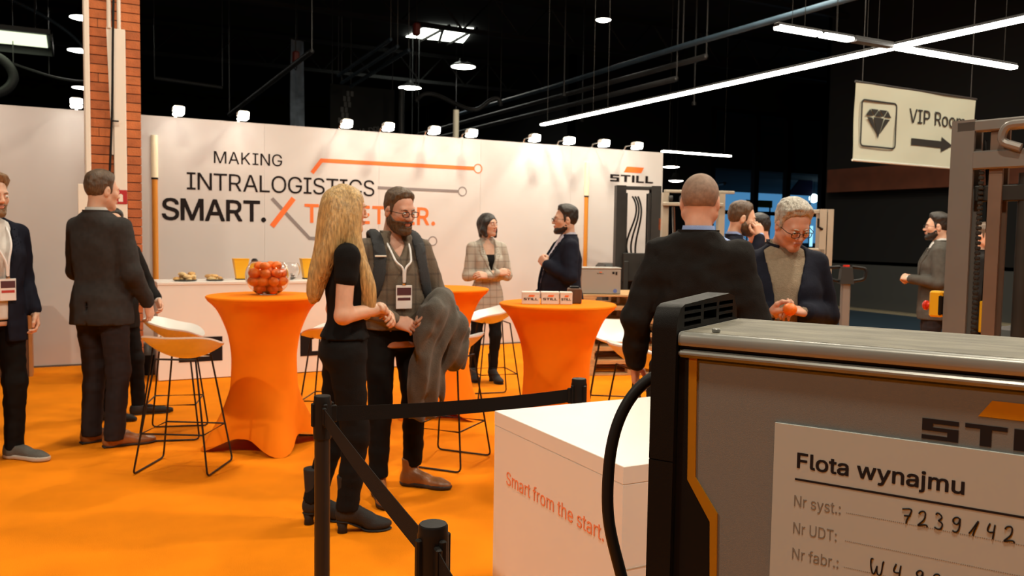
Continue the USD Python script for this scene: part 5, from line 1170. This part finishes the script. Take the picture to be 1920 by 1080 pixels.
# 6, 7 the two by the wall
arms = [((.225, .02, 1.13), (-.06, .185, 1.17)), ((-.225, .02, 1.13), (.07, .20, 1.14))]
def bob(p, f, base, R, t, sc):
    g = Field((-.15, -.17, -.17), (.15, .14, .16), .006); g.ell((0, -.02, .035), (.088, .108, .098))
    for s in (-1, 1): g.chain([(s * .07, .02, .03), (s * .082, .0, -.06), (s * .072, .03, -.115)], [.032, .034, .022], k=.03)
    g.chain([(0, -.07, .0), (0, -.075, -.10)], [.07, .05], k=.04)
    g.ell((0, .105, -.03), (.056, .07, .092), k=.012, cut=True); g.cone((0, -.02, -.08), (0, -.02, -.3), .05, .05, cut=True); g.rough(.005, (60, 60, 8), 3)
    obj('hair', tf(g.mesh(), R * sc, t * sc), H_DARK, p, smooth=True)
def ftop(put):
    suit(arms_f, CHECK, None, hem=.70, vee=1.12, fem=True, slv=(.062, .052, .042), vw=.07, h=.012)(put)
    f = Field((-.2, -.15, .95), (.2, .2, 1.36), .012); f.loft([r for r in torso_secs(True, 0, .97, -.018) if r[0] < 1.4] + [(1.36, 0, -.0, .13, .085)], n=2.3); put('undershirt', f.mesh(), BLACKC)
arms_f = arms
person('dark-haired woman in checked grey blazer with crossed arms', (3.69, 7.67, FL), 186, 1.69, fem=True, head=(-28, -2, 0), arms=arms, hands=(((-1, .15, .12), (.1, .8, .5), (30, 35, 20), .3), ((1, .2, .1), (-.1, .8, .5), (30, 35, 20), .3)), feet=((.10, -.10, 10), (-.07, .06, -6)),
       hair=H_DARK, hair_fn=bob, top=ftop, lower=(BLACKC, dict(top=.95, fit=.88, fem=True, ank=.045, bot=.1)), shoes=('heel', BLKL, BLKL), res=.012, hres=.006)
arms = [((.235, -.05, 1.14), (.16, .20, .98)), ((-.245, .0, 1.17), (-.13, .19, 1.27))]
person('man in navy jacket and open pale shirt gripping his lapel', (3.79, 6.34, FL), -72, 1.735, head=(0, 0, 0), arms=arms, hands=(((-.5, .8, -.3), (.5, .5, .6), (50, 60, 40), .6), ((.5, .35, .5), (-.6, .7, .2), (60, 70, 45), .7)), feet=((.11, 0, 10), (-.11, 0, -10)),
       hair=H_DARK, hair_kw=dict(top=.026, side=.010, quiff=.006), beard=(H_DARK, dict(t=.0004, top=-.066)), glasses=BLACK, heavy=.5, top=suit(arms, NAVY, LILAC, hem=.76, vee=1.0, open_w=.05, belly=.05, slv=(.078, .066, .05), grow=.015), lower=(DARKTR, dict(top=1.0, fit=1.08)), shoes=('dress', BLKL, SOLE), res=.012, hres=.006)
# 8 the bald man, 9 the grey-haired man with the orange
arms = [((.255, -.03, 1.13), (.262, .07, .93)), ((-.262, -.04, 1.13), (-.275, .05, .92))]
person('bald man in black suit and pale blue collar seen from behind', (2.435, 2.925, 0.012), 44, 1.76, head=(2, 3, 0), heavy=.9, arms=arms, hands=(((0, .25, -1), (1, .1, 0), HC, .3), ((0, .25, -1), (-1, .1, 0), HC, .3)), feet=((.12, 0, 10), (-.12, 0, -10)), skin=SKIN2,
       hair=H_SHAVE, hair_kw=dict(top=.0022, side=.0026, amp=.0006), top=suit(arms, BLACKS, BLUESH, hem=.76, vent=True, slv=(.080, .066, .052), grow=.018, rough=.014), lower=(BLACKC, dict(top=.93, fit=1.12)), shoes=('dress', BLKL, SOLE), hres=.0048)
arms = [((.262, -.02, 1.15), (.085, .215, 1.175)), ((-.235, -.02, 1.15), (-.085, .225, 1.19))]
person('grey-haired man with glasses in black jacket over beige sweater', (3.225, 3.207, 0.012), 218, 1.70, head=(-22, 30, 2), heavy=.7, neck_fwd=.02, arms=arms, hands=(((-.85, .45, .12), (.2, .5, -.8), (45, 50, 30), .5), ((.85, .45, .15), (.1, .5, .9), (40, 50, 30), .6)), feet=((.12, 0, 10), (-.12, 0, -10)), skin=SKIN2,
       hair=H_GREY, hair_kw=dict(top=.026, side=.012, quiff=.008, amp=.006), glasses=BLACK, brow=H_GREY, top=suit(arms, NAVY, BEIGESW, hem=.80, vee=1.0, open_w=.058, belly=.03, inner_hem=.78, slv=(.074, .062, .050), grow=.016, stand=True, lap=False, vw=.10), lower=(BLACKC, dict(top=.95, fit=1.06)), shoes=('dress', BLKL, SOLE), hres=.0048)
q = math.radians(-218); lx, ly = .0, .30
t = thing('orange', 'orange held in the hands of the grey-haired man', 'orange', (3.225 + lx * math.cos(q) - ly * math.sin(q), 3.207 + lx * math.sin(q) + ly * math.cos(q), 1.165)); obj('fruit', orange_mesh(.033), PEEL, t, smooth=True); obj('stem_end', disc(.0035, .0255, .0275, 8), _m['stem_green'], t)
# 10 - 14 the people farther off
arms = [((.235, .02, 1.16), (.12, .13, 1.52)), ((-.24, 0, 1.13), (-.24, .06, .9))]
person('brown-haired man holding a hand to his ear, behind the bald man', (4.55, 4.99, 0.012), 120, 1.76, head=(0, 10, 0), arms=arms, hands=(((-.1, -.2, 1), (.9, .4, 0), (40, 40, 20), .3), ((0, .2, -1), (-1, .1, 0), HC, .3)), hair=H_BROWN, hair_kw=dict(top=.022, side=.010), beard=(H_BROWN, dict(t=.005)), top=suit(arms, NAVY, BLUESH), lower=(BLACKC, dict(top=.93)), shoes=('dress', BLKL, SOLE), res=.015, hres=.0065)
arms = [((.235, 0, 1.13), (.24, .06, .9)), ((-.24, 0, 1.13), (-.24, .06, .9))]; HD = (((0, .2, -1), (1, .1, 0), HC, .3), ((0, .2, -1), (-1, .1, 0), HC, .3))
person('short dark-haired man in black between the two men in front', (5.20, 5.46, 0.012), -62, 1.69, head=(0, 8, 0), arms=arms, hands=HD, hair=H_DARK, hair_kw=dict(top=.02, side=.008), skin=SKIN2, top=suit(arms, BLACKS, None, jcollar=True), lower=(BLACKC, dict(top=.93)), shoes=('dress', BLKL, SOLE), res=.015, hres=.0065)
arms = [((.23, -.02, 1.13), (.12, .20, 1.15)), ((-.24, -.02, 1.13), (-.10, .22, 1.17))]
person('bearded man in grey suit with clasped hands below the hanging sign', (7.23, 5.27, 0), -42, 1.75, head=(0, 0, 0), arms=arms, hands=(((-.7, .6, .15), (.3, .6, .7), (50, 60, 40), .5), ((.7, .6, .15), (-.3, .6, .7), (50, 60, 40), .5)), hair=H_DARK, hair_kw=dict(top=.028, side=.006, quiff=.006), beard=(H_DARK, dict(t=.0012, top=-.052)), glasses=BLACK,
       top=suit(arms, GREYJ, WHITESH, hem=.78), lower=(DARKTR, dict(top=.93)), shoes=('dress', BLKL, SOLE), res=.013, hres=.006)
arms = [((.235, 0, 1.13), (.24, .06, .9)), ((-.24, 0, 1.13), (-.24, .06, .9))]
person('person in black partly seen between the bars of the right mast', (7.17, 4.72, 0), 150, 1.66, head=(30, 0, 0), arms=arms, hands=HD, hair=H_BROWN, hair_kw=dict(top=.015), top=suit(arms, BLACKS, None), lower=(BLACKC, dict(top=.93)), shoes=('dress', BLKL, SOLE), res=.015, hres=.007)
